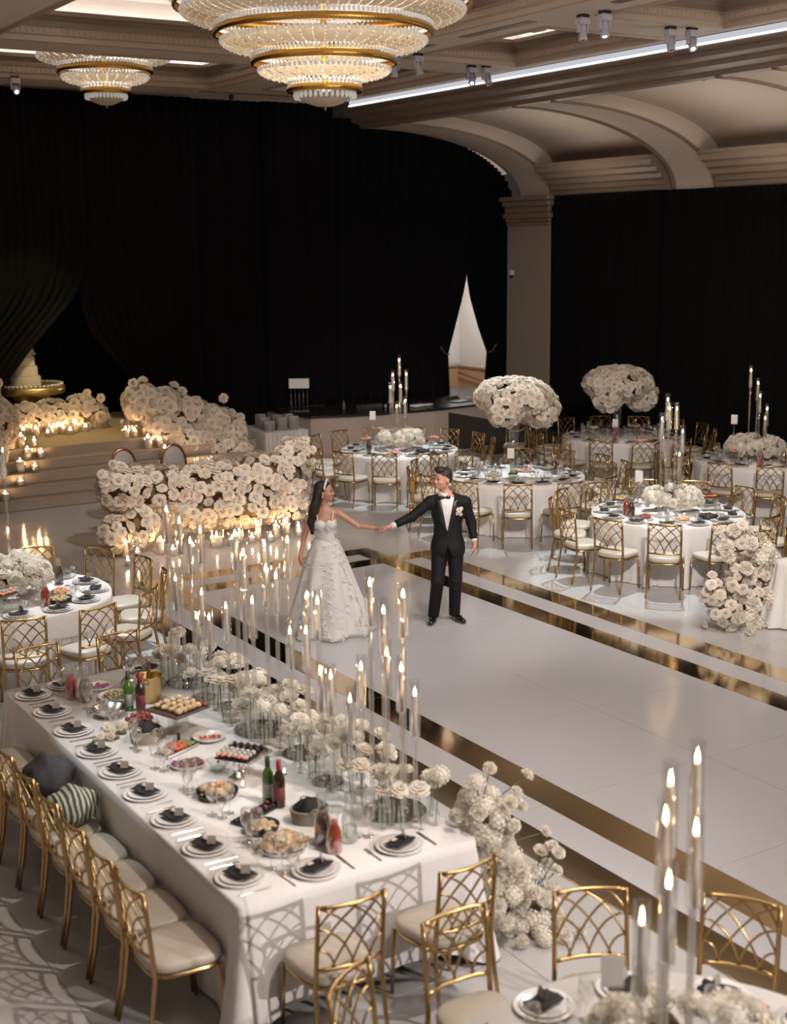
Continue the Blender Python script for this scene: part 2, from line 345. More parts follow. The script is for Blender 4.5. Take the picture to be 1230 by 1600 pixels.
for c in COFF:
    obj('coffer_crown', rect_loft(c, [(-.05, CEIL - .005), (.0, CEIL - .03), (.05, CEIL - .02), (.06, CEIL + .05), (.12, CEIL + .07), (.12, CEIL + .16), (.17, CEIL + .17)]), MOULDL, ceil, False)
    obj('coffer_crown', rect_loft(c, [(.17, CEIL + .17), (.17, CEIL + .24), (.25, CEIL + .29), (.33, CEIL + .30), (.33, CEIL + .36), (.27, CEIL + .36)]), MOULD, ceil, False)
    top = MB().box(((c[0] + c[1]) / 2, (c[2] + c[3]) / 2, CEIL + .66), (c[1] - c[0] + .3, c[3] - c[2] + .3, .05)); obj('coffer_top', top, COFFERW, ceil, False)
    obj('coffer_wall', rect_loft(c, [(.0, CEIL + .2), (.0, CEIL + .64)]), COFFERW, ceil, False)
    led = rect_loft(c, [(.12, CEIL + .27), (.2, CEIL + .27), (.2, CEIL + .32), (.12, CEIL + .32)]); obj('cove_glow', led, LEDW, ceil, False)
    # egg-and-dart row: little blocks along the crown's band, past counting
    db = MB()
    for x in np.arange(c[0] + .16, c[1] - .14, .085):
        for y in (c[3] - .115,): db.box((x, y, CEIL + .115), (.05, .03, .07), 0, .008)
    for y in np.arange(c[2] + .16, c[3] - .14, .085): db.box((c[1] - .115, y, CEIL + .115), (.03, .05, .07), 0, .008)
    o = obj('dentil_row', db, MOULDL, ceil, False); o['kind'] = 'stuff'
# slim recessed grilles in the ribs between the coffers
for x, y, sx, sy in ((11.55, 15.5, .16, 1.6), (11.55, 17.7, .16, 1.2), (11.55, 12.3, .16, 1.6), (11.9, 24.3, 1.6, .14), (13.3, 24.3, 1.2, .14)):
    g = obj('ceiling_grille', MB().box((x, y, CEIL - .004), (sx, sy, .012), 0, .003), MOULD, ceil, False)
# ------------------------------------------------------------------ side beam, vault, ribs, cornice, column of the aisle
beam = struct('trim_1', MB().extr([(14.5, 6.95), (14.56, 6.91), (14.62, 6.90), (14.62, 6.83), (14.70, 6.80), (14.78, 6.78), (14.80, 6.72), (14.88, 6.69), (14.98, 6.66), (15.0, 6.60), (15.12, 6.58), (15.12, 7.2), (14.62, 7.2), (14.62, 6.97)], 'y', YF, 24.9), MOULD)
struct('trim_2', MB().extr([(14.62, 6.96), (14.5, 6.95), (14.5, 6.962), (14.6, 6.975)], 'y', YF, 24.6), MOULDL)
obj('cove_glow', MB().box((14.595, 9.3, 7.045), (.05, 30.6, .11)), COVEG, beam, False); obj('cove_glow', MB().box((14.56, 9.3, 7.0), (.02, 30.6, .03)), LEDL, beam, False)  # wide strip glows in place of the cove wall lit by the LED line
def vz(x, h0, h1, x0=15.0): return h0 + (h1 - h0) * math.sqrt(max(0, 1 - ((x - x0) / (XR - x0)) ** 2))
vb = MB(); n = 24
vb.grid(lambda u, v: (15.05 + (XR + .05 - 15.05) * math.sin(u * PI / 2), YF + (27 - YF) * v, vz(min(XR, 15.05 + (XR - 15.05) * math.sin(u * PI / 2)), 5.75, 6.86)), n, 1)
VAULT = mat('vault_plaster', (.56, .47, .40), .75, 0, (.5, .42, .355), 1.2, .05, 60)
vault = struct('ceiling_vault', vb, VAULT, None, True)
vault.modifiers.new('thickness', 'SOLIDIFY').thickness = .05
for k, (y0, y1) in enumerate(((23.35, 24.6), (18.5, 19.7), (13.6, 14.8), (8.7, 9.9), (3.8, 5.0))):
    rb = MB(); N = 28; v = []
    for i in range(N + 1):
        t = i / N * PI / 2; x = 15.02 + 3.95 * math.sin(t); zi = 5.2 + 1.4 * math.cos(t); zo = 5.75 + 1.16 * math.cos(t)
        v += [(x, y0, zi), (x, y1, zi), (x, y1, zo), (x, y0, zo)]
    f = [(i * 4 + a, i * 4 + (a + 1) % 4, i * 4 + 4 + (a + 1) % 4, i * 4 + 4 + a) for i in range(N) for a in range(4)] + [(0, 1, 2, 3)]
    rib = struct('trim_%d' % (k + 3), rb.add(v, f), VAULT, None, False)
    for yy, sg in ((y0, 1), (y1, -1)):
        eb = MB()
        for w in (0, .055):
            pts = [(15.02 + (3.95 - .0) * math.sin(i / N * PI / 2), yy + sg * (.03 + w), 5.19 + 1.4 * math.cos(i / N * PI / 2)) for i in range(N + 1)]
            eb.tube(pts, .026, 6)
        obj('rib_moulding', eb, MOULD, rib)
# bed cornice on the right wall, between the ribs
prof = [(19.0, 5.22), (18.93, 5.22), (18.93, 5.30), (18.86, 5.32), (18.82, 5.40), (18.72, 5.44), (18.70, 5.52), (18.58, 5.56), (18.55, 5.64), (18.44, 5.68), (18.42, 5.78), (18.36, 5.80), (18.36, 5.86), (19.0, 5.90)]
for k, (y0, y1) in enumerate(((19.75, 23.3), (14.85, 18.45), (9.95, 13.55), (5.05, 8.65))): struct('trim_%d' % (k + 8), MB().extr(prof, 'y', y0, y1), CORN)
COLM = mat('column_plaster', (.36, .30, .25), .7, 0, (.30, .25, .205), .8, .04, 40)
colm = struct('column', MB().box((18.93, 24.0, 2.6), (.3, 1.5, 5.2)), COLM)
for z0, z1, pr in ((5.12, 5.22, .16), (5.0, 5.12, .11), (4.86, 5.0, .06), (4.74, 4.86, .09), (4.66, 4.74, .05), (4.58, 4.66, .03)):
    obj('capital_moulding', MB().box((18.93 - pr / 2, 24.0, (z0 + z1) / 2), (.3 + pr, 1.5 + pr * 1.6, z1 - z0), 0, .02), CORN, colm, False)
# ------------------------------------------------------------------ black drapes
def drape(name, edge0, edge1, z0, ztop, label, y=25.0, axis='x', nfold=None, amp=.045, side=1, thick=True, rows=30, zt1=None):
    """hanging cloth between two edges given as functions of height; ztop may differ at the two ends"""
    zt1 = ztop if zt1 is None else zt1; w = abs(edge1(ztop) - edge0(ztop)); wid = max(abs(edge1(z) - edge0(z)) for z in np.linspace(z0, max(ztop, zt1), 12)); nf = nfold or max(4, int(wid / .17)); nu = nf * 6
    rnd = [random.uniform(-.3, .3) for _ in range(nf + 2)]
    def P(u, v):
        zt = ztop + (zt1 - ztop) * u if not callable(ztop) else ztop
        z = z0 + (zt - z0) * v; a = edge0(z); b = edge1(z); x = a + (b - a) * u
        ph = u * nf; d = amp * math.sin(2 * PI * ph + rnd[int(ph) % len(rnd)] + .3 * math.sin(5 * v)) * (.75 + .25 * math.sin(ph * 1.7))
        return (x, y + d, z) if axis == 'x' else (y + d, x, z)
    o = obj(name, MB().grid(P, nu, rows), BLACKV); o.modifiers.new('thickness', 'SOLIDIFY').thickness = .012
    return tag(o, label, 'curtain', 'black velvet drapes')
def pw(pts):
    zs = [p[0] for p in pts]; xs_ = [p[1] for p in pts]
    return lambda z: float(np.interp(z, zs, xs_))
SZ = .825
drape('black_curtain', lambda z: -1.9, pw([(.83, 6.75), (1.2, 6.8), (1.7, 7.19), (2.41, 7.78), (3.2, 8.55), (3.6, 8.78), (4.2, 8.88), (7.1, 8.88)]), SZ, 7.06, 'black drape at the stage swept aside in front of the wedding cake', 24.87)
drape('black_curtain', pw([(.83, 10.0), (1.2, 9.95), (1.7, 9.65), (2.6, 8.95), (3.2, 8.78), (7.1, 8.77)]), lambda z: 11.21, .84, 7.06, 'tall black drape hanging on the stage behind the floral hedge')
drape('black_curtain', lambda z: 11.12, lambda z: 13.05, .02, 7.06, 'tall black drape reaching the floor behind the stacked plates', 25.14)
drape('black_curtain', lambda z: 12.76, lambda z: 14.4, .84, 7.06, 'tall black drape behind the white sign on the side platform')
def vtop(x): return 5.2 + 1.62 * math.sqrt(max(0, 1 - (max(0, x - 14.4) / 4.75) ** 2))
def drape_arch(e0, e1, label):
    nf = 14; nu = nf * 8
    def P(u, v):
        zt = vtop(e0(6.0) + (e1(6.0) - e0(6.0)) * u); z = .83 + (zt - .83) * v; x = e0(z) + (e1(z) - e0(z)) * u; ph = u * nf
        return (x, 25.11 + .045 * math.sin(2 * PI * ph + .4 * math.sin(4 * v)), z)
    o = obj('black_curtain', MB().grid(P, nu, 36), BLACKV); o.modifiers.new('thickness', 'SOLIDIFY').thickness = .012
    return tag(o, label, 'curtain', 'black velvet drapes')
drape_arch(lambda z: 14.15, pw([(.83, 17.44), (1.75, 17.40), (2.3, 17.58), (3.0, 17.80), (3.46, 17.92), (6, 17.93)]), 'black drape under the arched vault beside the bright corridor gap')
drape_arch(pw([(.83, 18.42), (1.74, 18.50), (2.3, 18.26), (3.0, 18.02), (3.46, 17.93), (6, 17.94)]), lambda z: 19.35, 'narrow black drape tied back between the corridor gap and the column')
for x0, x1, lb in ((17.40, 17.15, 'thin dark cord tying back the wide drape at the corridor gap'), (18.5, 18.72, 'thin dark cord tying back the narrow drape beside the column')):
    o = obj('tieback_cord', MB().tube([(x0, 25.07, 1.74), ((x0 + x1) / 2, 25.06, 1.76), (x1, 25.07, 1.92)], .014, 6), mat('grey_cord', (.12, .11, .11), .7)); tag(o, lb, 'curtain cord')
o = drape('black_curtain', lambda z: 5.4, lambda z: 11.8, SZ, 6.9, 'black backdrop hanging at the rear of the stage behind the cake', 26.6)
for k, (a, b) in enumerate(((23.2, 19.9), (19.86, 14.2), (14.16, 8.0), (7.96, 1.0))):
    drape('black_curtain', lambda z, a=a, k=k: a + .25 * (k % 2), lambda z, b=b: b - .06, .02, 5.2, '%s black drape from the column along the side aisle wall' % ORD[k], 18.80 + .09 * (k % 2), 'y', amp=.038)
# ------------------------------------------------------------------ stage, steps, side platform
stage = struct('stage_slab', MB().box((7.8, 24.83, .41), (6.6, 4.55, .83)), STEP)
SX0, SX1 = 4.6, 11.1
obj('carpet', MB().box((7.8, 24.83, .829), (6.58, 4.53, .008), 0, .002), STAGET, stage, False)
for k in range(4):
    y = 21.35 + .3 * k
    obj('step', MB().box((7.8, (y + 22.6) / 2, .165 * (k + .5)), (6.5, 22.6 - y, .165), 0, .012), STEP, stage, False)
    obj('step_nosing', MB().box((7.8, y + .02, .165 * (k + 1) + .003), (6.48, .06, .012), 0, .004), mat('step_nosing_tan', (.46, .38, .30), .7), stage, False)
PLATW = mat('platform_fascia_blush', (.47, .37, .32), .75, 0, (.43, .335, .29), 2)
PLATT = mat('platform_top_black', (.016, .015, .015), .25, 0, (.03, .027, .025), 5)
poly = [(12.75, 26.4), (12.78, 24.3), (12.93, 23.55), (13.6, 23.25), (14.5, 23.08), (15.6, 23.05), (16.75, 23.2), (17.5, 23.3), (18.75, 23.2), (18.75, 26.4)]
plat = struct('platform_slab', MB().prism(poly, 0, .79), PLATW)
obj('platform_top', MB().prism([(x + (.0 if x < 12.8 else .0) - (.04 if y < 25 else 0) * (1 if x < 13 else 0), y - (.04 if y < 24 else 0)) for x, y in poly], .79, .83), PLATT, plat, False)
# ================================================================== prototypes
# ---- gold lattice-back chair, seat front towards +y, origin on the floor under the seat
def make_chair():
    t = thing('banquet_chair', 'x', 'chair'); BW = .195; ZB0, ZB1 = .55, .915
    def back(u, z):      # point of the curved, slightly reclined back; u in -1..1
        return Vector((u * BW * (1 - .02 * (z - .5)), -.205 - .10 * max(0, (z - .44)) ** 1.1 - .035 * (1 - u * u), z))
    sb = MB(); n = 28; v = []
    def outline(k, s):
        a = 2 * PI * k / n; c, si = math.cos(a), math.sin(a); p = lambda w: math.copysign(abs(w) ** .55, w)
        x, y = p(c) * .215 * s, p(si) * .21 * s; return x * (1 + .10 * (y / .21)), y
    for s, z in ((.93, .425), (1.0, .435), (1.02, .455), (1.0, .475), (.93, .488), (.6, .494), (.0, .496)):
        for k in range(n): x, y = outline(k, s); v.append((x, y, z))
    f = [(r * n + k, r * n + (k + 1) % n, r * n + n + (k + 1) % n, r * n + n + k) for r in range(6) for k in range(n)] + [tuple(range(n - 1, -1, -1))]
    obj('seat', sb.add(v, f), IVORY, t)
    fb = MB(); pts = [(*outline(k, .95), .412) for k in range(n)]; fb.tube(pts, .0155, 6, True); obj('seat_frame', fb, GOLD, t)
    for s in (-1, 1):
        obj('leg', MB().tube([(s * .205, .175, .41), (s * .207, .185, .2), (s * .208, .195, 0)], [.0135, .0125, .011], 6), GOLD, t)
        pts = [(s * .205, -.275, 0), (s * .201, -.235, .2), (s * .197, -.205, .42)] + [tuple(back(s, z)) for z in (.5, .6, .7, .8, .925)]
        obj('leg', MB().tube(pts, [.012, .0135, .0145, .0145, .014, .0135, .013, .0125], 6), GOLD, t)
    for z in (ZB0, ZB1): obj('back_rail', MB().tube([tuple(back(u, z)) for u in np.linspace(-1, 1, 9)], .0115, 6), GOLD, t)
    lb = MB(); H = ZB1 - ZB0
    def arc(a, b, bow):   # a lattice bar bowed sideways between two points given as (u, height fraction)
        P = []; d = (b[0] - a[0], b[1] - a[1]); L = math.hypot(*d) or 1
        for i in range(8):
            w = i / 7; k = bow * 4 * w * (1 - w); P.append(tuple(back(max(-1, min(1, a[0] + d[0] * w - d[1] / L * k)), ZB0 + H * max(0, min(1, a[1] + d[1] * w + d[0] / L * k)))))
        lb.tube(P, .0068, 5)
    for s in (-1, 1):
        arc((s * -1, 1.0), (s * .62, 0), .16 * s); arc((s * -1, .66), (s * .05, 0), .16 * s); arc((s * -1, .33), (s * -.5, 0), .10 * s); arc((s * -.25, 1), (s * 1, .28), .12 * s)
        arc((s * .4, 1), (s * 1, .66), .06 * s)
    obj('back_lattice', lb, GOLD, t)
    return t
CHAIR = Proto(make_chair())
def chair(x, y, face, label, group): return CHAIR.place((x, y, 0), face - PI / 2, label, group)     # face: world angle the sitter looks along

# ---- blooms
def bloom_rose(seed, rings=((3, .14, .26, .86, 1.4), (5, .22, .46, .84, 1.35), (6, .28, .70, .74, 1.3), (7, .30, .90, .56, 1.3), (7, .30, .98, .30, 1.3))):
    rd = random.Random(seed); mb = MB()
    mb.ell((0, 0, .28), (.16, .16, .30), 6, 4)
    for n, r0, r1, h, sp in rings:
        off = rd.random() * 6
        for k in range(n):
            a0 = off + 2 * PI * k / n + rd.uniform(-.12, .12); hh = h * rd.uniform(.9, 1.12); rr = r1 * rd.uniform(.92, 1.08); w = sp * 2 * PI / n * .62
            def P(u, v, a0=a0, hh=hh, rr=rr, w=w, r0=r0):
                uu = 2 * u - 1; a = a0 + uu * w * math.sin(PI * (.22 + .62 * v)); rad = r0 + (rr - r0) * v ** 1.3 * (1 - .10 * uu * uu)
                z = hh * math.sin(min(1.0, v * 1.12) * PI / 2) - .10 * (v ** 5) - .06 * uu * uu * v; return (rad * math.cos(a), rad * math.sin(a), z)
            mb.grid(P, 3, 3)
    return mb
def bloom_ruffle(seed, n=72):
    rd = random.Random(seed); mb = MB(); g = PI * (3 - 5 ** .5); mb.ell((0, 0, .25), (.55, .55, .45), 8, 5)
    for k in range(n):
        t = (k + .5) / n; zz = 1 - 1.35 * t; r = math.sqrt(max(0, 1 - zz * zz)); a = g * k
        d = Vector((r * math.cos(a), r * math.sin(a), zz)); sd = d.cross(Vector((0, 0, 1))); sd = sd.normalized() if sd.length > 1e-3 else Vector((1, 0, 0)); sd = (Matrix.Rotation(rd.uniform(-.9, .9), 3, d) @ sd); up = sd.cross(d)
        R = rd.uniform(.82, 1.08); w = .27 * rd.uniform(.8, 1.2)
        def P(u, v, d=d, sd=sd, up=up, R=R, w=w):
            uu = 2 * u - 1; wv = .07 * math.sin(uu * 5 + R * 20); q = d * (.3 + (R - .3) * v) + sd * (uu * w * (.35 + .65 * v)) + up * (wv * v + .12 * v * v)
            return (q.x, q.y, q.z * .8 + .3)
        mb.grid(P, 3, 2)
    return mb
def bloom_cluster(seed, n=52):
    "hydrangea or stock head: many four-petalled florets over a ball"
    rd = random.Random(seed); mb = MB(); g = PI * (3 - 5 ** .5); mb.ell((0, 0, .3), (.72, .72, .66), 8, 6)
    for k in range(n):
        zz = 1 - 1.7 * (k + .5) / n; r = math.sqrt(max(0, 1 - zz * zz)); a = g * k; d = Vector((r * math.cos(a), r * math.sin(a), zz)); s = d.orthogonal().normalized(); s = Matrix.Rotation(rd.random() * 6, 3, d) @ s; t = d.cross(s)
        R = rd.uniform(.84, 1.04); c = d * R; q = .21
        for e in range(4):
            ca, sa = math.cos(e * PI / 2), math.sin(e * PI / 2); A = s * ca + t * sa; B = t * ca - s * sa
            pts = [c, c + A * q * .6 + B * q * .5 + d * .05, c + A * q * 1.15 + d * .02, c + A * q * .6 - B * q * .5 + d * .05]
            mb.add([(p.x, p.y, p.z * .85 + .3) for p in pts], [(0, 1, 2, 3)])
    return mb
ROSES = [bloom_rose(s).mesh('rose_bloom') for s in (1, 2, 3)]; RUFF = [bloom_ruffle(s).mesh('ruffled_bloom') for s in (4, 5)]; HYDR = [bloom_cluster(s).mesh('clustered_bloom', False) for s in (6, 7)]
for m in ROSES: m.materials.append(PETW)
for m in RUFF + HYDR: m.materials.append(PETH)
def rot_to(d, spin=0.0):
    return (Vector(d).to_track_quat('Z', 'Y') @ Vector((0, 0, 1)).rotation_difference(Vector((0, 0, 1)))).to_matrix().to_4x4() @ Matrix.Rotation(spin, 4, 'Z')
def bloom(parent, name, me, p, d, s):
    o = bpy.data.objects.new(name, me); COL.objects.link(o); o.parent = parent
    o.matrix_local = Matrix.Translation(p) @ rot_to(d, random.random() * 6) @ Matrix.Scale(s, 4); return o
def scatter(surface, n, rmin, tries=40):
    "points of surface() = (point, outward direction), kept rmin apart"
    out = []
    for _ in range(n * tries):
        p, d = surface()
        if all((p - q).length_squared > rmin * rmin for q, _d in out): out.append((p, d))
        if len(out) >= n: break
    return out
def ell_surface(c, r, zmin=-1.0, front=None):
    def f():
        while True:
            d = Vector((random.gauss(0, 1), random.gauss(0, 1), random.gauss(0, 1))).normalized()
            if d.z < zmin or (front is not None and d.dot(front) < -.35): continue
            return Vector((c[0] + d.x * r[0], c[1] + d.y * r[1], c[2] + d.z * r[2])), Vector((d.x / r[0], d.y / r[1], d.z / r[2])).normalized()
    return f
VIEW = Vector((-.5, -.8, .3)).normalized()      # blooms at the hidden rear of a mound are left out

# ---- candles
def flame_mesh(h=.046, r=.0085): return MB().lathe([(0, 0), (r * .8, h * .15), (r, h * .3), (r * .75, h * .55), (r * .3, h * .82), (0, h)], 8).mesh('flame')
FL_ME = flame_mesh(); FL_ME.materials.append(FLAME); FLV_ME = flame_mesh(); FLV_ME.materials.append(FLAMEV)
def taper(x, y, z0, zf, label, group, rg=.031, rs=.015, hl=.25):
    "clear stem on a small foot, a glass chimney on top, a lit taper candle inside; zf = height of the flame's foot"
    t = thing('taper_candlestick', label, 'candle holder', (x, y, z0), 0, group); h = zf - z0; hl = min(hl, h - .06); zc = h - hl
    obj('stem', MB().lathe([(.034, 0), (.034, .008), (.018, .016), (rs, .03), (rs, zc - .03), (.018, zc - .02), (rg * .98, zc - .008), (rg * .98, zc)], 10), ACRYL, t)
    obj('chimney', MB().lathe([(rg, zc - .002), (rg, zc + hl + .095)], 16), GLASS, t)
    c = obj('candle', MB().lathe([(.0165, zc), (.0155, h - .01), (.012, h - .002), (0, h)], 10), WAXM, t)
    f = obj('flame', FL_ME, None, c); f.location = (0, 0, h - .002)
    return t
def votive(x, y, z, r, h, hc, label, group, rc=None, fm=None):
    t = thing('candle_vase', label, 'candle', (x, y, z), 0, group); rc = rc or r * .72
    obj('vase', MB().lathe([(r * .98, .0), (r, .006), (r, h)], 18), GLASS, t)
    c = obj('candle', MB().lathe([(rc, .006), (rc, hc), (rc * .85, hc + .004), (0, hc - .006)], 14), WAXM, t)
    f = obj('flame', fm or FLV_ME, None, c); f.location = (0, 0, hc - .004); f.scale = (1.5, 1.5, 1.1) if fm is None else (.6, .6, .45)
    return t
# ---- tableware
def lathe_thing(name, prof, m, label='x', cat='plate', n=24): return tag(obj(name, MB().lathe(prof, n), m), label, cat)
PLATE_P = [(0, .004), (.085, .004), (.10, .007), (.130, .016), (.144, .018), (.146, .0155), (.135, .012), (.10, .002), (.085, 0), (0, 0)]
PLATE_L = [(0, .004), (.06, .004), (.075, .006), (.105, .016), (.115, .017), (.116, .015), (.10, .009), (.075, 0), (0, 0)]
CHARGER = Proto(lathe_thing('charger_plate', PLATE_P, CERAM)); PLATE = Proto(lathe_thing('dinner_plate', PLATE_L, CERAM))
WINE = Proto(lathe_thing('wine_glass', [(0, .0), (.034, .002), (.030, .005), (.006, .010), (.0042, .03), (.0042, .085), (.010, .094), (.030, .115), (.038, .145), (.036, .18), (.031, .215), (.030, .2152)], GLASS, 'x', 'glass', 14))
FLUTE = Proto(lathe_thing('water_goblet', [(0, .0), (.032, .002), (.028, .005), (.006, .010), (.005, .06), (.012, .070), (.034, .095), (.038, .13), (.034, .165), (.033, .166)], GLASS, 'x', 'glass', 14))
TUMB = Proto(lathe_thing('water_tumbler', [(0, .002), (.028, .0), (.030, .004), (.034, .10), (.033, .1005)], GLASS, 'x', 'glass', 14))
def make_napkin():
    mb = MB()
    def P(u, v): return ((u - .5) * .175 + .006 * math.sin(v * 9), (v - .5) * .105, .0155 + .004 * math.sin(u * 7 + v * 3) + .004 * math.cos(v * 8))
    mb.grid(P, 8, 5); o = obj('folded_napkin', mb, BLACKN); o.modifiers.new('thickness', 'SOLIDIFY').thickness = .006; return tag(o, 'x', 'napkin')
NAPK = Proto(make_napkin())
def make_card():
    t = thing('place_card', 'x', 'card'); c = mat('greige_place_card', (.36, .31, .27), .5, 0, (.3, .26, .22), 30)
    mb = MB().add([(-.026, 0, 0), (.026, 0, 0), (.026, .014, .046), (-.026, .014, .046), (-.026, .028, 0), (.026, .028, 0)], [(0, 1, 2, 3), (3, 2, 5, 4)]); o = obj('tent', mb, c, t, False); o.modifiers.new('thickness', 'SOLIDIFY').thickness = .0015
    return t
PCARD = Proto(make_card())
FAVOR = Proto(tag(obj('favor_tag', MB().box((0, 0, .004), (.042, .034, .008), 0, .003), mat('blush_favor', (.74, .58, .48), .5)), 'x', 'favor'))
def make_cutlery(kind):
    t = thing(kind, 'x', 'cutlery'); mb = MB()
    if kind == 'dinner_knife': mb.box((0, -.05, .004), (.010, .10, .005), 0, .002); mb.box((0, .05, .0035), (.016, .11, .002), 0, .0008)
    else:
        mb.box((0, -.045, .004), (.008, .11, .004), 0, .0015); mb.box((0, .025, .004), (.020, .035, .003), 0, .0012)
        for x in (-.008, -.0027, .0027, .008): mb.box((x, .062, .004), (.003, .045, .002))
    obj('blade' if kind == 'dinner_knife' else 'tines', mb, SILVER, t, False); return t
KNIFE = Proto(make_cutlery('dinner_knife')); FORK = Proto(make_cutlery('dinner_fork'))
def carafe(x, y, z, liquid, label, fill=.62, h=.29):
    t = thing('drink_carafe', label, 'carafe', (x, y, z)); k = h / .29
    prof = [(0, .003), (.047, .0), (.050, .01), (.050, .11 * k), (.044, .15 * k), (.027, .20 * k), (.023, .235 * k), (.030, .28 * k), (.034, .29 * k)]
    obj('glass', MB().lathe(prof, 18), GLASS, t)
    zs = fill * h; pr = [(0, .006)] + [(max(.002, np.interp(q, [p[1] for p in prof[1:]], [p[0] for p in prof[1:]]) - .003), q) for q in np.linspace(.006, zs, 8)] + [(0, zs)]
    obj('drink', MB().lathe(pr, 18), liquid, t); return t
def bottle(x, y, z, gm, cap, lab, label, h=.31):
    t = thing('wine_bottle', label, 'bottle', (x, y, z)); k = h / .31
    obj('bottle_body', MB().lathe([(0, 0), (.036, .0), (.0375, .006), (.0375, .18 * k), (.034, .20 * k), (.018, .235 * k), (.0145, .25 * k), (.0145, .30 * k), (0, .302 * k)], 20), gm, t)
    obj('capsule', MB().lathe([(.0155, .238 * k), (.0158, .25 * k), (.0158, .308 * k), (0, .31 * k)], 16), cap, t)
    obj('bottle_label', MB().lathe([(.0381, .045 * k), (.0381, .135 * k)], 20), lab, t); return t
JUICE = mat('red_fruit_juice', (.42, .03, .02), .12, 0, (.5, .06, .03), 8, sss=.2, coat=.5); COLA = mat('dark_cola', (.05, .014, .008), .08, 0, (.09, .03, .012), 6, coat=.5); GREYD = mat('grey_smoky_drink', (.10, .11, .11), .15, 0, (.14, .15, .15), 6, coat=.5)
GREENG = mat('green_bottle_glass', (.05, .14, .02), .08, 0, (.09, .20, .03), 5, coat=.8); REDG = mat('dark_red_wine_glass', (.025, .006, .008), .08, 0, (.04, .01, .01), 5, coat=.8)
LABW = mat('pale_bottle_label', (.62, .66, .60), .6, 0, (.55, .58, .52), 60); LABR = mat('crimson_bottle_label', (.16, .02, .03), .6, 0, (.34, .10, .10), 45); CAPG = mat('dark_green_capsule', (.02, .05, .02), .4); CAPR = mat('red_capsule', (.28, .02, .03), .35)
def foods(parent, name, pts, m, size, seed=0, shape=(1, .8, .6)):
    "each morsel a part of its own, sharing one lumpy mesh"
    rd = random.Random(seed); mb = MB()
    for _ in range(1):
        mb.ell((0, 0, 0), (1, 1, 1), 8, 5); mb.v = [(x * shape[0] * (1 + .12 * math.sin(7 * y + 3 * z)), y * shape[1] * (1 + .12 * math.cos(6 * x)), z * shape[2] * (1 + .1 * math.sin(5 * x))) for x, y, z in mb.v]
    me = mb.mesh(name); me.materials.append(m)
    for p in pts:
        o = bpy.data.objects.new(name, me); COL.objects.link(o); o.parent = parent; o.location = p; o.rotation_euler = (rd.uniform(-.3, .3), rd.uniform(-.3, .3), rd.uniform(0, 6)); s = size * rd.uniform(.85, 1.15); o.scale = (s, s, s)
def spots_disc(n, r, z, seed, dome=0.0):
    rd = random.Random(seed); out = []
    for k in range(n):
        q = r * math.sqrt((k + .5) / n); a = k * 2.399 + seed; out.append((q * math.cos(a), q * math.sin(a), z + dome * (1 - (q / r) ** 2) + rd.uniform(0, .004)))
    return out
def spots_rect(nx, ny, w, d, z, rz=0):
    return [((i + .5) / nx * w - w / 2, (j + .5) / ny * d - d / 2, z) for i in range(nx) for j in range(ny)]
F = {k: mat('food_' + k, *v) for k, v in dict(pastry=((.62, .40, .18), .6, 0, (.74, .56, .32), 14, .3), cream=((.80, .68, .50), .6, 0, (.62, .42, .22), 20, .3), salmon=((.72, .22, .12), .5, 0, (.80, .38, .26), 20), beef=((.17, .05, .045), .5, 0, (.26, .09, .07), 26, .3),
    berry=((.22, .025, .025), .35, 0, (.34, .08, .06), 12), green=((.18, .22, .05), .5, 0, (.30, .30, .10), 18), tomato=((.55, .08, .03), .35, 0, (.62, .16, .05), 12), pita=((.60, .32, .13), .7, 0, (.70, .46, .24), 18, .3), rice=((.80, .76, .70), .6, 0, (.1, .09, .08), 26), purple=((.24, .03, .14), .5, 0, (.42, .09, .28), 14),
    hummus=((.62, .46, .26), .7, 0, (.70, .56, .36), 16, .3), black=((.02, .016, .015), .5, 0, (.05, .03, .025), 12), pink=((.70, .26, .24), .45, 0, (.78, .42, .38), 18)).items()}
def table_card(x, y, z, zc, label, face=None):
    t = thing('table_number_stand', label, 'sign', (x, y, z), 0, 'table number stands')
    obj('stand', MB().lathe([(.04, 0), (.04, .008), (.006, .012), (.005, zc - z - .02)], 10), ACRYL, t)
    a = math.atan2(-x, -y) if face is None else face
    obj('card', MB().box((0, 0, zc - z + .045), (.10, .004, .15), -a, .001), CARD, t, False); return t
def stock_setting(cx, cy, z, a, lab, full=True):
    """one guest's setting; a = angle the guest looks along. Charger, plate, napkin, cutlery and glasses are things of their own"""
    ca, sa = math.cos(a), math.sin(a); at = lambda f, s: (cx + ca * f - sa * s, cy + sa * f + ca * s)     # f: away from the guest, s: to the guest's left
    CHARGER.place((cx, cy, z), 0, 'white charger plate ' + lab, 'charger plates on the banquet tables')
    PLATE.place((cx, cy, z + .0075), 0, 'small white dinner plate ' + lab, 'dinner plates on the banquet tables')
    NAPK.place((cx, cy, z + .022), a - PI / 2 + .35, 'folded black napkin ' + lab, 'black napkins on the plates')
    if full:
        p = at(.015, .035); FAVOR.place((p[0], p[1], z + .0465), a - PI / 2 + .3, 'blush favour tag ' + lab, 'favour tags on the napkins')
        p = at(.01, -.05); PCARD.place((p[0], p[1], z + .0465), a - PI / 2 + 1.0, 'folded taupe place card ' + lab, 'place cards on the napkins')
        p = at(.0, -.195); KNIFE.place((p[0], p[1], z), a - PI / 2, 'silver dinner knife ' + lab, 'dinner knives')
        p = at(.0, .185); FORK.place((p[0], p[1], z), a - PI / 2, 'silver dinner fork ' + lab, 'dinner forks')
    return at
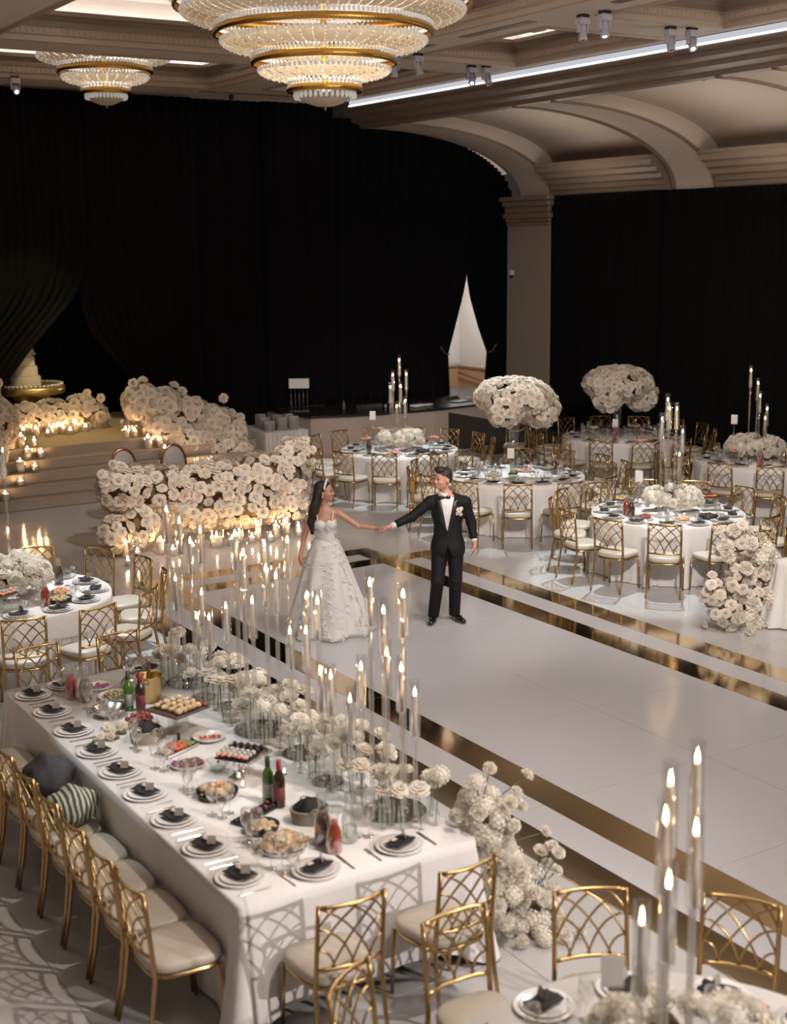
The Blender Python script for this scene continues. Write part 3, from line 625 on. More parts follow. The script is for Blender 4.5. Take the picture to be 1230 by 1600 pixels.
# ---- round banquet tables
def round_cloth(r, h, seed, nch, phase, folds=13, flare=.085):
    rd = random.Random(seed); mb = MB(); n = folds * 10; ph = [rd.uniform(-.5, .5) for _ in range(folds)]; v = []; rows = 14
    for j in range(rows + 1):
        t = j / rows
        for i in range(n):
            a = 2 * PI * i / n; k = max(0.0, -math.cos(nch * (a - phase))) ** 4; z = h * (1 - t); q = .016 * math.sin(a * 41 + 2 * math.sin(a * 5 + seed)) + .010 * math.sin(a * 67)
            rr = r + .012 * min(1, t * 8) + (flare * k - .045 * (1 - k) + q) * t ** 1.15; v.append((rr * math.cos(a), rr * math.sin(a), z + .004 - (0 if j else .0)))
    f = [(j * n + i, j * n + n + i, j * n + n + (i + 1) % n, j * n + (i + 1) % n) for j in range(rows) for i in range(n)] + [tuple(range(n))]
    return mb.add(v, f)
def round_table(cx, cy, r, seed, lab, nch, phase):
    t = thing('round_table', 'round banquet table ' + lab, 'table', (cx, cy, 0))
    obj('tabletop', MB().lathe([(0, .715), (r - .02, .715), (r - .01, .735), (r - .02, .752), (0, .752)], 40), mat('plywood', (.4, .3, .2), .6), t)
    for k in range(4): obj('leg', MB().tube([(.55 * math.cos(k * PI / 2 + .7), .55 * math.sin(k * PI / 2 + .7), .71), (.60 * math.cos(k * PI / 2 + .7), .60 * math.sin(k * PI / 2 + .7), 0)], .018, 8), SILVER, t)
    c = obj('tablecloth', round_cloth(r, .755, seed, nch, phase), CLOTH, None, True, (cx, cy, .002)); tag(c, 'floor-length white tablecloth on the round table ' + lab, 'tablecloth', 'white round tablecloths')
# ================================================================== the long table
TZ = .762
t = thing('banquet_table', 'long banquet table under the white cloth with the candle row', 'table', (3.58, 8.15, 0))
obj('tabletop', MB().box((0, 0, .735), (1.50, 4.24, .03), 0, .008), mat('plywood', (.4, .3, .2), .6), t)
for sx in (-1, 1):
    for sy in (-1, -.33, .33, 1): obj('leg', MB().box((sx * .62, sy * 1.95, .36), (.05, .05, .72), 0, .006), mat('dark_table_leg', (.05, .035, .025), .5), t, False)
def box_cloth(x0, x1, y0, y1, h, seed, zb=.015, per=.11, flare=.05, corner=.17, endlift=0.0):
    rd = random.Random(seed); hx, hy, cx, cy = (x1 - x0) / 2, (y1 - y0) / 2, (x0 + x1) / 2, (y0 + y1) / 2; P = []
    R = .035; segs = []
    n1 = int(2 * hy / .03); n2 = int(2 * hx / .03)
    for i in range(n1): segs.append((hx, -hy + R + (2 * hy - 2 * R) * i / n1, 1, 0, 0))
    for k in range(7): a = k / 6 * PI / 2; segs.append((hx - R + R * math.cos(a), hy - R + R * math.sin(a), math.cos(a), math.sin(a), 1 - abs(k - 3) / 3))
    for i in range(n2): segs.append((hx - R - (2 * hx - 2 * R) * i / n2, hy, 0, 1, 0))
    for k in range(7): a = PI / 2 + k / 6 * PI / 2; segs.append((-hx + R + R * math.cos(a), hy - R + R * math.sin(a), math.cos(a), math.sin(a), 1 - abs(k - 3) / 3))
    for i in range(n1): segs.append((-hx, hy - R - (2 * hy - 2 * R) * i / n1, -1, 0, 0))
    for k in range(7): a = PI + k / 6 * PI / 2; segs.append((-hx + R + R * math.cos(a), -hy + R + R * math.sin(a), math.cos(a), math.sin(a), 1 - abs(k - 3) / 3))
    for i in range(n2): segs.append((-hx + R + (2 * hx - 2 * R) * i / n2, -hy, 0, -1, 0))
    for k in range(7): a = 1.5 * PI + k / 6 * PI / 2; segs.append((hx - R + R * math.cos(a), -hy + R + R * math.sin(a), math.cos(a), math.sin(a), 1 - abs(k - 3) / 3))
    N = len(segs); rows = 12; v = []; s = 0; arc = []
    for i in range(N): q = segs[i - 1]; s += math.hypot(segs[i][0] - q[0], segs[i][1] - q[1]); arc.append(s)
    cor = [(hx, hy), (-hx, hy), (-hx, -hy), (hx, -hy)]
    for j in range(rows + 1):
        w = j / rows
        for i, (px, py, nx, ny, ck) in enumerate(segs):
            dc = min(math.hypot(px - a, py - b) for a, b in cor); ce = math.exp(-(dc / .16) ** 2)
            f = .5 + .5 * math.sin(arc[i] / per * 2 + 1.5 * math.sin(arc[i] * 1.3 + seed)); d = .006 * min(1, w * 9) + w ** 1.3 * ((flare if nx > -.9 and ny > -.9 else .0) * f * (.35 + .4 * math.sin(arc[i] * .9 + seed)) - (.02 if nx < -.9 or ny < -.9 else 0) * (1 - ce) * f + corner * ce * (.75 + .25 * math.cos(dc * 60)))
            zbot = zb + (endlift if ny < -.9 else 0) * (1 - ce); v.append((cx + px + nx * d, cy + py + ny * d, h + .003 - (h - zbot) * w - (.004 if j else 0)))
    f = [(j * N + i, j * N + N + i, j * N + N + (i + 1) % N, j * N + (i + 1) % N) for j in range(rows) for i in range(N)] + [tuple(range(N))]
    mb = MB().add(v, f); mb.f = [tuple(reversed(q)) for q in mb.f]; return mb
tag(obj('tablecloth', box_cloth(2.80, 4.36, 6.0, 10.3, TZ - .0045, 1, endlift=.09), CLOTH), 'long white tablecloth falling to the floor under the taper candle row', 'tablecloth')
# place settings along the left side and the near end
LS = [6.33, 6.78, 7.25, 7.72, 8.16, 8.60, 9.09, 9.57, 10.03]
for i, y in enumerate(LS):
    lab = 'at the %s chair-side place of the long table' % ORD[i]; at = stock_setting(2.96, y, TZ, 0, lab)
    for k, (f, s, P_, nm) in enumerate(((.235, -.06, WINE, 'wine glass'), (.25, -.135, FLUTE, 'water goblet'), (.31, -.09, WINE, 'rear wine glass'))):
        if (i, k) in ((6, 2), (5, 2)): continue
        p = at(f + .02 * math.sin(i * 3 + k), s); P_.place((p[0], p[1], TZ), 0, 'clear %s before the %s chair-side place of the long table' % (nm, ORD[i]), 'stemware on the long table')
for i, x in enumerate((3.36, 3.92)):
    lab = 'at the %s near-end place of the long table' % ORD[i]; at = stock_setting(x, 6.17, TZ, PI / 2, lab)
    for k, (f, s, P_, nm) in enumerate(((.17, .20, WINE, 'wine glass'), (.2, .27, FLUTE, 'water goblet'))):
        p = at(f + .05 * i, s - .12 * i); P_.place((p[0], p[1], TZ), 0, 'clear %s by the %s place at the near end of the long table' % (nm, ORD[i]), 'stemware on the long table')
for i, x in enumerate((3.25, 3.95)):
    at = stock_setting(x, 10.13, TZ, -PI / 2, 'at the %s far-end place of the long table' % ORD[i], False)
    for k in range(3 - 2 * i): p = at(.2 + .05 * (k % 2), -.1 + .09 * k); (WINE, FLUTE)[k % 2].place((p[0], p[1], TZ), 0, '%s clear glass by the %s place at the far table end' % (ORD[k], ORD[i]), 'stemware on the long table')
# chairs
for i, y in enumerate([6.34, 6.80, 7.26, 7.72, 8.18, 8.64, 9.10, 9.56]): chair(2.565, y, 0, 'gold lattice-back chair, %s from the near corner along the long table' % ORD[i], 'chairs along the long table')
chair(3.22, 5.765, PI / 2 - .05, 'gold lattice-back chair at the near table end, beside the corner', 'chairs at the long table ends'); chair(3.93, 5.755, PI / 2 + .05, 'gold lattice-back chair at the near table end, beside the white spray', 'chairs at the long table ends')
chair(3.27, 10.56, -PI / 2 + .12, 'gold lattice-back chair at the far table end behind the juice carafe', 'chairs at the long table ends'); chair(3.98, 10.55, -PI / 2 + .10, 'gold lattice-back chair at the far table end behind the ice bucket', 'chairs at the long table ends')
# taper candles
LT = [(4.03, 9.75, 2.172), (4.08, 9.62, 2.095), (4.157, 9.6, 1.928), (4.301, 9.72, 1.972), (4.123, 9.85, 1.572), (4.194, 9.5, 1.525), (4.047, 9.27, 1.403), (4.111, 9.19, 1.405), (4.155, 8.97, 1.537), (4.01, 8.462, 2.21), (4.034, 8.388, 2.08), (4.095, 8.53, 1.813), (4.05, 8.3, 1.745), (4.22, 8.42, 2.115), (4.154, 8.28, 1.968), (4.193, 8.2, 1.928), (4.25, 8.12, 2.194), (4.11, 7.85, 1.623), (4.224, 7.81, 1.863), (4.259, 7.72, 1.844), (4.143, 7.68, 1.66), (4.04, 7.3, 1.491), (4.059, 7.2, 1.491), (4.197, 7.05, 1.563), (4.083, 7.0, 1.384), (4.091, 6.75, 2.201), (4.149, 6.69, 2.03), (4.119, 6.61, 1.787), (4.235, 6.6, 2.14), (4.166, 6.52, 1.704), (4.197, 6.42, 1.572)]
MIRR = mat('mirror_base', (.62, .63, .62), .04, 1.0)
DISC = [(4.13, 9.66, .19), (4.07, 9.25, .10), (4.15, 8.97, .085), (4.12, 8.36, .20), (4.17, 7.77, .165), (4.05, 7.25, .11), (4.17, 6.62, .20)]
for i, (x, y, r) in enumerate(DISC): tag(obj('mirror_disc', MB().lathe([(0, .0), (r, 0), (r, .005), (0, .005)], 40), MIRR, None, False, (x, y, TZ)), 'round mirror base on the long table, %s along the candle row from the far end' % ORD[i], 'mirror base')
on_disc = lambda x, y: any(math.hypot(x - a, y - b) < r + .035 for a, b, r in DISC)
for i, (x, y, zf) in enumerate(LT):
    taper(x, y, TZ + (.0055 if on_disc(x, y) else 0), zf, '%s taper candle in a glass chimney, %s from the far table end' % ('tall clear' if zf > 1.8 else 'clear', nth(i)), 'taper candles along the long table', .033)
# bud vases with single blooms between the candles
rb = random.Random(11); VP = []
for _ in range(6000):
    if len(VP) >= 72: break
    y = rb.uniform(6.30, 10.0); x = 4.15 + rb.uniform(-.20, .185); h = rb.uniform(.18, .34); dx, dy = rb.uniform(-.02, .02), rb.uniform(-.02, .02); q = rb.uniform(.056, .080)
    if any(math.hypot(x - a, y - b) < .066 or math.hypot(x + dx - a, y + dy - b) < q * .8 + .016 for a, b, _ in LT): continue
    if any(math.hypot(x - a[0], y - a[1]) < .05 or math.dist((x + dx, y + dy, h), (a[0] + a[3], a[1] + a[4], a[2])) < (q + a[5]) * .82 or math.hypot(x + dx - a[0], y + dy - a[1]) < (q * .85 + .02 if h < .2 else q * .7) or math.hypot(x - a[0] - a[3], y - a[1] - a[4]) < a[5] * .75 for a in VP): continue
    VP.append((x, y, h, dx, dy, q))
VP.sort(key=lambda p: -p[1]); VASE_ME = MB().lathe([(.0, .003), (.021, .0), (.023, .01), (.021, .10), (.016, .14), (.019, .165)], 12).mesh('bud_glass'); VASE_ME.materials.append(GLASSV)
for i, (x, y, h, dx, dy, q) in enumerate(VP):
    k = rb.random()
    t = thing('bud_vase', 'slim bud vase with a white bloom, %s from the far table end' % nth(i), 'vase', (x, y, TZ + (.006 if any(math.hypot(x - a, y - b) < r + .024 for a, b, r in DISC) else 0)), 0, 'bud vases along the long table')
    obj('vase_body', VASE_ME, None, t); obj('flower_stem', MB().tube([(0, 0, .01), (dx * .5, dy * .5, .13), (dx, dy, h)], .0028, 5), STEM, t)
    me = (RUFF[i % 2] if k < .6 else ROSES[i % 3] if k < .85 else HYDR[i % 2]); bloom(t, 'bloom', me, Vector((dx, dy, h)), (dx * 12 + rb.uniform(-.4, .4), dy * 12 + rb.uniform(-.5, .2), 1), q)
# food and drink on the long table
def plate_food(kind, x, y, r, label, items, dark=False, cat='plate'):
    t = thing(kind, label, cat, (x, y, TZ)); pm = BLACKP if dark else CERAM
    obj('dish', MB().lathe([(0, .006), (r * .72, .006), (r * .9, .018), (r, .028 if not dark else .045), (r * 1.02, .027 if not dark else .045), (r * .93, .012), (r * .7, .0), (0, 0)], 28), pm, t)
    for nm, pts, m, s, sd, sh in items: foods(t, nm, pts, m, s, sd, sh)
    return t
def tray_food(kind, x, y, w, d, rz, label, m, items, z0=0.0, rim=.018):
    t = thing(kind, label, 'tray', (x, y, TZ + z0), rz); mb = MB().box((0, 0, .005), (w, d, .008), 0, .003)
    for sx in (-1, 1): mb.box((sx * (w / 2 - .004), 0, rim / 2), (.008, d, rim), 0, .002)
    for sy in (-1, 1): mb.box((0, sy * (d / 2 - .004), rim / 2), (w, .008, rim), 0, .002)
    obj('tray_base', mb, m, t, False)
    for nm, pts, mm, s, sd, sh in items: foods(t, nm, pts, mm, s, sd, sh)
    return t
plate_food('salad_bowl', 3.49, 9.62, .14, 'white oval dish of green grain salad near the ice bucket', [('morsel', spots_disc(26, .10, .02, 1, .02), F['green'], .017, 1, (1, .7, .5)), ('morsel', spots_disc(14, .09, .03, 4, .015), F['hummus'], .015, 2, (1, .8, .6))])
plate_food('flower_garnish_plate', 3.46, 9.92, .11, 'small plate with purple orchid garnish at the far table end', [('orchid', spots_disc(9, .07, .02, 2), F['purple'], .02, 3, (1, .9, .35))])
t = thing('ice_bowl', 'round silver serving bowl beside the sixth place', 'bowl', (3.30, 9.27, TZ)); obj('bowl_body', MB().lathe([(0, .004), (.075, .0), (.10, .012), (.125, .05), (.13, .065), (.122, .062), (.09, .02), (0, .012)], 28), SILVER, t); foods(t, 'ice_cube', spots_disc(16, .085, .035, 5), GLASSV, .022, 4, (1, 1, .9))
plate_food('berry_plate', 3.43, 8.98, .135, 'white plate of red strawberries and figs behind the bread basket', [('strawberry', spots_disc(16, .10, .035, 3, .02), F['berry'], .022, 5, (1, .9, 1)), ('cream_dollop', spots_disc(5, .05, .03, 7, .02), F['cream'], .018, 6, (1, 1, .5))])
WICK = mat('grey_woven_basket', (.30, .25, .20), .8, 0, (.42, .37, .31), 60, .6, 220)
def basket(x, y, rz, label):
    t = thing('bread_basket', label, 'basket', (x, y, TZ), rz)
    wb = MB()
    for k in range(7): r = .095 + .010 * k / 6 ; wb.tube([(r * 1.12 * math.cos(a), r * .92 * math.sin(a), .007 + k * .0125) for a in np.linspace(0, 2 * PI, 28, False)], .0078, 6, True)
    wb.lathe([(0, .004), (.1, .004), (.1, .002), (0, .002)], 20); obj('woven_side', wb, WICK, t)
    for s in (-1, 1): obj('handle', MB().tube([(s * .03 + .0, -.10, .08), (s * .02, -.112, .105), (0, -.116, .113), (-s * .02, -.112, .105), (-s * .03, -.10, .08)] if s > 0 else [(.03, .10, .08), (.02, .112, .105), (0, .116, .113), (-.02, .112, .105), (-.03, .10, .08)], .006, 6), WICK, t)
    nb = MB(); nb.grid(lambda u, v: ((.098 * (.15 + v) / 1.15) * math.cos(2 * PI * u) * (1 + .1 * math.sin(6 * PI * u)), (.082 * (.15 + v) / 1.15) * math.sin(2 * PI * u) * (1 + .1 * math.cos(8 * PI * u)), .145 - .065 * v * v + .012 * math.sin(10 * PI * u) * v), 30, 6, True); obj('black_liner', nb, BLACKN, t)
    return t
basket(3.335, 8.63, .3, 'grey woven bread basket with black liner beside the fruit plate'); basket(3.66, 6.79, -.2, 'grey woven bread basket with black liner beside the two carafes')
# champagne bucket
BUCK = mat('hammered_gold_bucket', (.66, .46, .20), .24, 1.0, (.58, .39, .16), 9, .2, 60)
t = thing('ice_bucket', 'gold champagne bucket with a ring handle at the far end', 'bucket', (3.69, 9.42, TZ)); obj('bucket_body', MB().lathe([(0, .003), (.082, .0), (.087, .008), (.098, .20), (.102, .205), (.098, .208), (.094, .2), (.083, .02), (0, .02)], 32), BUCK, t)
obj('ring_handle', MB().tube([(-.06 + .022 * math.cos(a), -.086 - .006, .165 + .022 * math.sin(a)) for a in np.linspace(0, 2 * PI, 14, False)], .004, 6, True), SILVER, t); obj('bottle_neck', MB().lathe([(.028, .03), (.028, .18), (.014, .24), (.014, .31), (.016, .312), (.016, .33), (0, .332)], 14, (.0, .0, 0)), mat('bronze_foil', (.40, .22, .10), .3, 1.0), t)
bottle(3.47, 9.30, TZ, GREENG, CAPG, LABW, 'green glass wine bottle beside the ice bucket'); bottle(3.535, 9.22, TZ, REDG, CAPR, LABR, 'dark red wine bottle beside the ice bucket')
bottle(3.57, 7.17, TZ, GREENG, CAPG, LABW, 'green glass wine bottle behind the black sushi platter'); bottle(3.60, 7.075, TZ, REDG, CAPR, LABR, 'dark red wine bottle behind the black chocolate tray')
carafe(3.19, 9.80, TZ, JUICE, 'carafe of red juice at the far end of the long table'); carafe(3.255, 9.66, TZ, GREYD, 'carafe of grey drink beside the far red juice')
carafe(3.565, 6.46, TZ, COLA, 'carafe of dark cola near the end of the long table', .6, .31); carafe(3.57, 6.33, TZ, JUICE, 'carafe of bright red juice at the near table end', .82, .24); carafe(3.715, 6.40, TZ, WATER, 'tall clear water carafe beside the near red juice', .3, .31)
# raised platters
DARKT = mat('dark_slate_tray', (.06, .04, .035), .4, 0, (.10, .065, .055), 8)
t = thing('pastry_stand', 'dark square platter of pastries raised on a clear block', 'tray', (3.60, 8.66, TZ), .35)
obj('clear_block', MB().box((0, 0, .085), (.11, .11, .17), 0, .004), ACRYL, t, False); obj('platter', MB().box((0, 0, .178), (.34, .34, .014), 0, .005), DARKT, t, False)
foods(t, 'pastry', [p for p in spots_rect(5, 4, .24, .30, .205)], F['pastry'], .034, 9, (1, .8, .62)); foods(t, 'pastry', [(p[0] + .02, p[1], .225) for p in spots_rect(3, 3, .18, .22, .0)], F['cream'], .030, 10, (1, .8, .6)); foods(t, 'chocolate_slice', [(.15, q, .195) for q in np.linspace(-.13, .13, 6)], F['berry'], .028, 11, (.8, .9, .35))
t = thing('sushi_stand', 'black square sushi platter raised on steel legs', 'tray', (3.62, 7.66, TZ), .62)
for sx in (-1, 1):
    for sy in (-1, 1): obj('leg', MB().tube([(sx * .035, sy * .035, 0), (sx * .035, sy * .035, .15)], .004, 6), SILVER, t)
obj('platter', MB().box((0, 0, .158), (.29, .25, .014), 0, .005), BLACKP, t, False)
foods(t, 'sushi_roll', [(x, y, .182) for x in np.linspace(-.11, -.015, 3) for y in np.linspace(-.10, .10, 6)], F['rice'], .021, 12, (1, .95, .9)); foods(t, 'salmon_nigiri', [(-.125, y, .186) for y in np.linspace(-.10, .10, 6)], F['salmon'], .022, 13, (.6, 1, .5)); foods(t, 'seaweed_roll', [(x, y, .18) for x in (.045, .1) for y in np.linspace(-.1, .1, 5)], F['black'], .020, 14, (1, .9, .8))
tray_food('salmon_tray', 3.84, 7.93, .27, .14, .5, 'clear tray of pink smoked salmon beside the sushi', ACRYL, [('salmon_slice', [(x, y, .02) for x in np.linspace(-.1, .1, 6) for y in (-.035, .01, .045)], F['pink'], .027, 15, (1, .8, .4))])
plate_food('appetizer_plate', 3.72, 8.40, .115, 'white plate of small canapes behind the antipasto tray', [('canape', [(-.06 + .03 * i, -.01 + .012 * (i % 2) - .01 * i, .025) for i in range(5)], F['tomato'], .017, 16, (1, .8, .7)), ('canape', [(-.05 + .03 * i, .03 - .01 * i, .02) for i in range(5)], F['cream'], .015, 17, (1, .8, .5))])
tray_food('antipasto_tray', 3.43, 8.33, .33, .16, .42, 'clear tray of pickles and tomatoes beside the meat plate', ACRYL, [('tomato', [(x, y, .028) for x in (-.03, .01, .045) for y in (-.045, .0, .045)], F['tomato'], .024, 18, (1, 1, .9)), ('pickle', [(x, y, .02) for x in (-.12, -.085) for y in (-.04, .0, .04)], F['hummus'], .023, 19, (1, .8, .6)), ('pickle', [(x, y, .022) for x in (.09, .125) for y in (-.045, -.01, .03)], F['green'], .023, 20, (1.2, .7, .6))])
plate_food('meat_plate', 3.39, 8.02, .125, 'white plate of sliced roast beef with an orchid', [('beef_slice', [(x, y, .022) for x in np.linspace(-.05, .085, 6) for y in np.linspace(-.05, .05, 4)], F['beef'], .024, 21, (1, .8, .3)), ('orchid', [(-.085, .02, .03), (-.07, .045, .03), (-.095, -.005, .03)], F['purple'], .02, 22, (1, 1, .4))])
t = thing('glass_bowl', 'faceted clear glass bowl of mousse beside the sushi stand', 'bowl', (3.53, 7.83, TZ)); obj('bowl_body', MB().lathe([(0, .006), (.035, .0), (.05, .01), (.078, .06), (.086, .075), (.082, .074), (.046, .016), (0, .012)], 12), GLASSV, t, False); obj('mousse', MB().lathe([(0, .055), (.04, .052), (.064, .045), (.045, .02), (0, .016)], 16), CERAM, t); foods(t, 'cherry', [(0, 0, .064)], F['berry'], .009, 1, (1, 1, 1))
plate_food('dumpling_dish', 3.34, 7.44, .135, 'black round dish of golden fried balls', [('fried_ball', [(-.05, -.02, .05), (.0, .04, .05), (.045, -.03, .05), (-.01, -.06, .045), (.06, .035, .045), (-.06, .045, .045)], F['pastry'], .043, 23, (1, 1, .8)), ('garnish', [(0, 0, .085), (.02, .02, .08), (-.03, .01, .082)], F['salmon'], .02, 24, (1, .8, .6)), ('garnish', spots_disc(12, .1, .02, 4), F['hummus'], .02, 25, (1, .8, .4))], True)
tray_food('chocolate_tray', 3.41, 7.04, .36, .10, .42, 'black oblong tray of chocolates with purple orchids', BLACKP, [('chocolate', [(x, y, .016) for x in np.linspace(-.15, .15, 9) for y in (-.025, .02)], F['black'], .017, 26, (1, 1, .6)), ('raspberry', [(-.13, 0, .03), (-.06, .02, .03), (.08, -.02, .03), (.14, .015, .03)], F['berry'], .015, 27, (1, 1, .9)), ('orchid', [(0, .01, .034), (.02, -.01, .034), (.035, .015, .034)], F['purple'], .017, 28, (1, 1, .4))])
plate_food('hummus_pan', 3.345, 6.815, .105, 'small black pan of baked dip beside the nachos', [('dip', spots_disc(18, .075, .03, 5, .012), F['hummus'], .024, 29, (1, 1, .5))], True)
plate_food('flatbread_plate', 3.335, 6.53, .15, 'white plate heaped with flatbread triangles by the carafes', [('flatbread', spots_disc(22, .125, .03, 6, .045), F['pita'], .040, 30, (1.1, .8, .28)), ('flatbread', spots_disc(8, .07, .065, 9, .02), F['cream'], .034, 31, (1, .8, .3))])
t = thing('table_posy', 'low posy of white blooms lying among the place settings', 'flowers', (3.14, 8.85, TZ)); obj('posy_leaf', MB().ell((0, 0, .021), (.05, .04, .02), 8, 5), STEM, t)
for k, (dx, dy, dz, s) in enumerate(((0, 0, .05, .05), (.075, .035, .05, .048), (-.075, -.03, .04, .042), (.13, .08, .045, .05), (.03, .09, .06, .04), (-.02, -.075, .04, .035))): bloom(t, 'bloom', (RUFF + ROSES)[k % 5], Vector((dx, dy, dz - .02)), (dx, dy - .3, 1), s)
for k, (dx, dy) in enumerate(((-.12, -.06), (.02, -.08), (.1, -.01))): obj('posy_leaf', MB().ell((dx, dy, .012), (.035, .02, .008), 8, 4), STEM, t)
for i, (x, y) in enumerate(((3.46, 8.64), (3.52, 8.47))): t = thing('salt_shaker', '%s shaker beside the clear block of the pastry stand' % ('pale' if i == 0 else 'dark'), 'shaker', (x, y, TZ)); obj('shaker_body', MB().lathe([(0, 0), (.014, 0), (.011, .05), (.013, .055), (.012, .068), (0, .07)], 10), CERAM if i == 0 else DARKT, t)
for i, (x, y) in enumerate(((3.42, 7.58), (3.46, 7.72), (3.75, 7.62))): t = votive(x + .12, y - .10, TZ, .02, .035, .015, '%s tealight glass at the foot of the sushi stand' % ORD[i], 'tealights under the sushi stand', .015, FL_ME)
tag(obj('glass_cloche', MB().lathe([(.19, .0), (.19, .012), (.18, .07), (.13, .115), (.05, .135), (0, .137)], 30), GLASS, None, True, (3.76, 9.74, TZ)), 'wide glass cloche on the far end behind the ice bucket', 'cloche')
for i, (x, y) in enumerate(((4.02, 7.12), (4.02, 6.86))): t = thing('phone_frame', '%s small clear photo block standing among the candle bases' % ('blue-tinted' if i == 0 else 'grey'), 'photo block', (x, y, TZ), .6); obj('block', MB().box((0, 0, .035), (.06, .012, .07), 0, .002), GLASSV, t, False); obj('print', MB().box((0, 0, .036), (.05, .003, .05)), mat('blue_print', (.25, .38, .46), .3, 0, (.5, .55, .58), 30), t, False)
# garments left on the chairs by the table
STRIPE = mat('striped_fabric', (.42, .42, .34), .85); nt = STRIPE.node_tree; wv = nt.nodes.new('ShaderNodeTexWave'); wv.inputs['Scale'].default_value = 9; wv.inputs['Distortion'].default_value = 2.5; rp = nt.nodes.new('ShaderNodeValToRGB'); rp.color_ramp.elements[0].position = .42; rp.color_ramp.elements[1].position = .5; rp.color_ramp.elements[0].color = (.42, .43, .34, 1); rp.color_ramp.elements[1].color = (.05, .05, .04, 1); tcx = nt.nodes.new('ShaderNodeTexCoord'); nt.links.new(tcx.outputs['Object'], wv.inputs[0]); nt.links.new(wv.outputs['Fac'], rp.inputs[0]); nt.links.new(rp.outputs[0], nt.nodes['Principled BSDF'].inputs[0])
def lump(name, label, cat, c, r, m, seed, rz=0):
    mb = MB(); mb.ell((0, 0, 0), (1, 1, 1), 36, 20); ph = seed
    mb.v = [(x * r[0] * (1 + .10 * math.sin(6 * math.atan2(y, x) + 3 * z + ph) * math.sqrt(max(0, 1 - z * z))), y * r[1] * (1 + .10 * math.cos(5 * math.atan2(y, x) - 4 * z + ph)), max(-r[2], z * r[2] * (1 + .12 * math.sin(7 * x + ph)))) for x, y, z in mb.v]; lo = min(p[2] for p in mb.v); mb.v = [(x, y, z - lo) for x, y, z in mb.v]
    o = obj(name, mb, m, None, True, c); o.rotation_euler = (0, 0, rz); return tag(o, label, cat)
lump('striped_shawl', 'bundled pale shawl with dark stripes on a chair seat', 'shawl', (2.60, 8.12, .4975), (.17, .15, .13), STRIPE, 1.3)
lump('black_jacket', 'crumpled black and white jacket heaped on a chair beyond the shawl', 'jacket', (2.60, 8.60, .4975), (.17, .20, .16), mat('black_white_fabric', (.010, .010, .011), .85, 0, (.07, .07, .07), 9), 2.1)
# ================================================================== round tables and what stands on them
NCH = 13
def nsee(cx, cy, a, r):  # is this side of the table towards the camera?
    return math.cos(a) * cx + math.sin(a) * cy < .35 * math.hypot(cx, cy)
def dress_round(cx, cy, r, seed, lab, short, rc, phase, centre, items, nch=NCH, skip=(), full=False):
    round_table(cx, cy, r, seed, lab, nch, phase); rd = random.Random(seed)
    k = 0
    for i in range(nch):
        a = phase + 2 * PI * i / nch
        if i in skip: continue
        w = rd.uniform(-.01, .03); chair(cx + (rc + w - .22) * math.cos(a), cy + (rc + w - .22) * math.sin(a), a + PI + rd.uniform(-.07, .07), 'gold lattice-back chair, %s around the %s' % (ORD[k], short), 'chairs around the ' + short); k += 1
    for i in range(nch):
        a = phase + 2 * PI * i / nch
        px, py = cx + (r - .165) * math.cos(a), cy + (r - .165) * math.sin(a); lb = 'before the %s seat of the %s' % (ORD[i], short)
        CHARGER.place((px, py, .7625), 0, 'white charger plate ' + lb, 'charger plates on the banquet tables'); PLATE.place((px, py, .770), 0, 'small white dinner plate ' + lb, 'dinner plates on the banquet tables')
        NAPK.place((px, py, .7845), a + PI / 2 + rd.uniform(-.3, .3), 'folded black napkin ' + lb, 'black napkins on the plates')
        PCARD.place((px + .02, py + .02, .8085), rd.uniform(0, 6), 'folded taupe place card ' + lb, 'place cards on the napkins')
        for j in range(3):
            b = a + (-.13 + .13 * j); q = r - .345 - .03 * (j % 2); gx, gy = q * math.cos(b), q * math.sin(b)
            if any(math.hypot(gx - I[1], gy - I[2]) < I[3] + .042 for I in items): continue
            (WINE, FLUTE, TUMB)[j].place((cx + gx, cy + gy, .7625), 0, 'clear %s before the %s seat of the %s' % (('wine glass', 'water goblet', 'tumbler')[j], ORD[i], short), '%s of the %s' % (('wine glasses', 'water goblets', 'tumblers')[j], short))
    for it in items: it[0](cx, cy)
def fit(dx, dy, m=.60):
    q = math.hypot(dx, dy); k = m / q if q > m else 1.0; return dx * k, dy * k
def T_car(dx, dy, liq, lab, h=.27):
    dx, dy = fit(dx, dy, .60); return (lambda cx, cy: carafe(cx + dx, cy + dy, .7625, liq, lab, .7, h)), dx, dy, .055
def T_riser(dx, dy, rz, food, lab, w=.30, h=.16):
    dx, dy = fit(dx, dy); w = min(w, .22)
    def go(cx, cy):
        t = thing('food_riser', lab, 'tray', (cx + dx, cy + dy, .7625), rz); obj('clear_block', MB().box((0, 0, h / 2), (w * .8, w * .45, h), 0, .004), GLASSV, t, False); obj('platter', MB().box((0, 0, h + .008), (w, w * .6, .012), 0, .004), DARKT, t, False)
        foods(t, 'morsel', spots_rect(6, 3, w * .85, w * .45, h + .028), F[food[0]], .024, 3, (1, .8, .6)); foods(t, 'morsel', spots_rect(3, 2, w * .6, w * .3, h + .045), F[food[1]], .022, 5, (1, .8, .6))
    return go, dx, dy, w * .56
def T_dish(dx, dy, r, food, lab, dark=False):
    dx, dy = fit(dx, dy); r = min(r, .125)
    def go(cx, cy):
        t = plate_food('shared_dish', cx + dx, cy + dy, r, lab, [('morsel', spots_disc(20, r * .7, .03, 3, .025), F[food[0]], .023, 7, (1, .85, .5)), ('morsel', spots_disc(8, r * .5, .045, 6, .02), F[food[1]], .02, 8, (1, .85, .6))], dark); t.location.z = .7625
    return go, dx, dy, r
FL_N = [0]
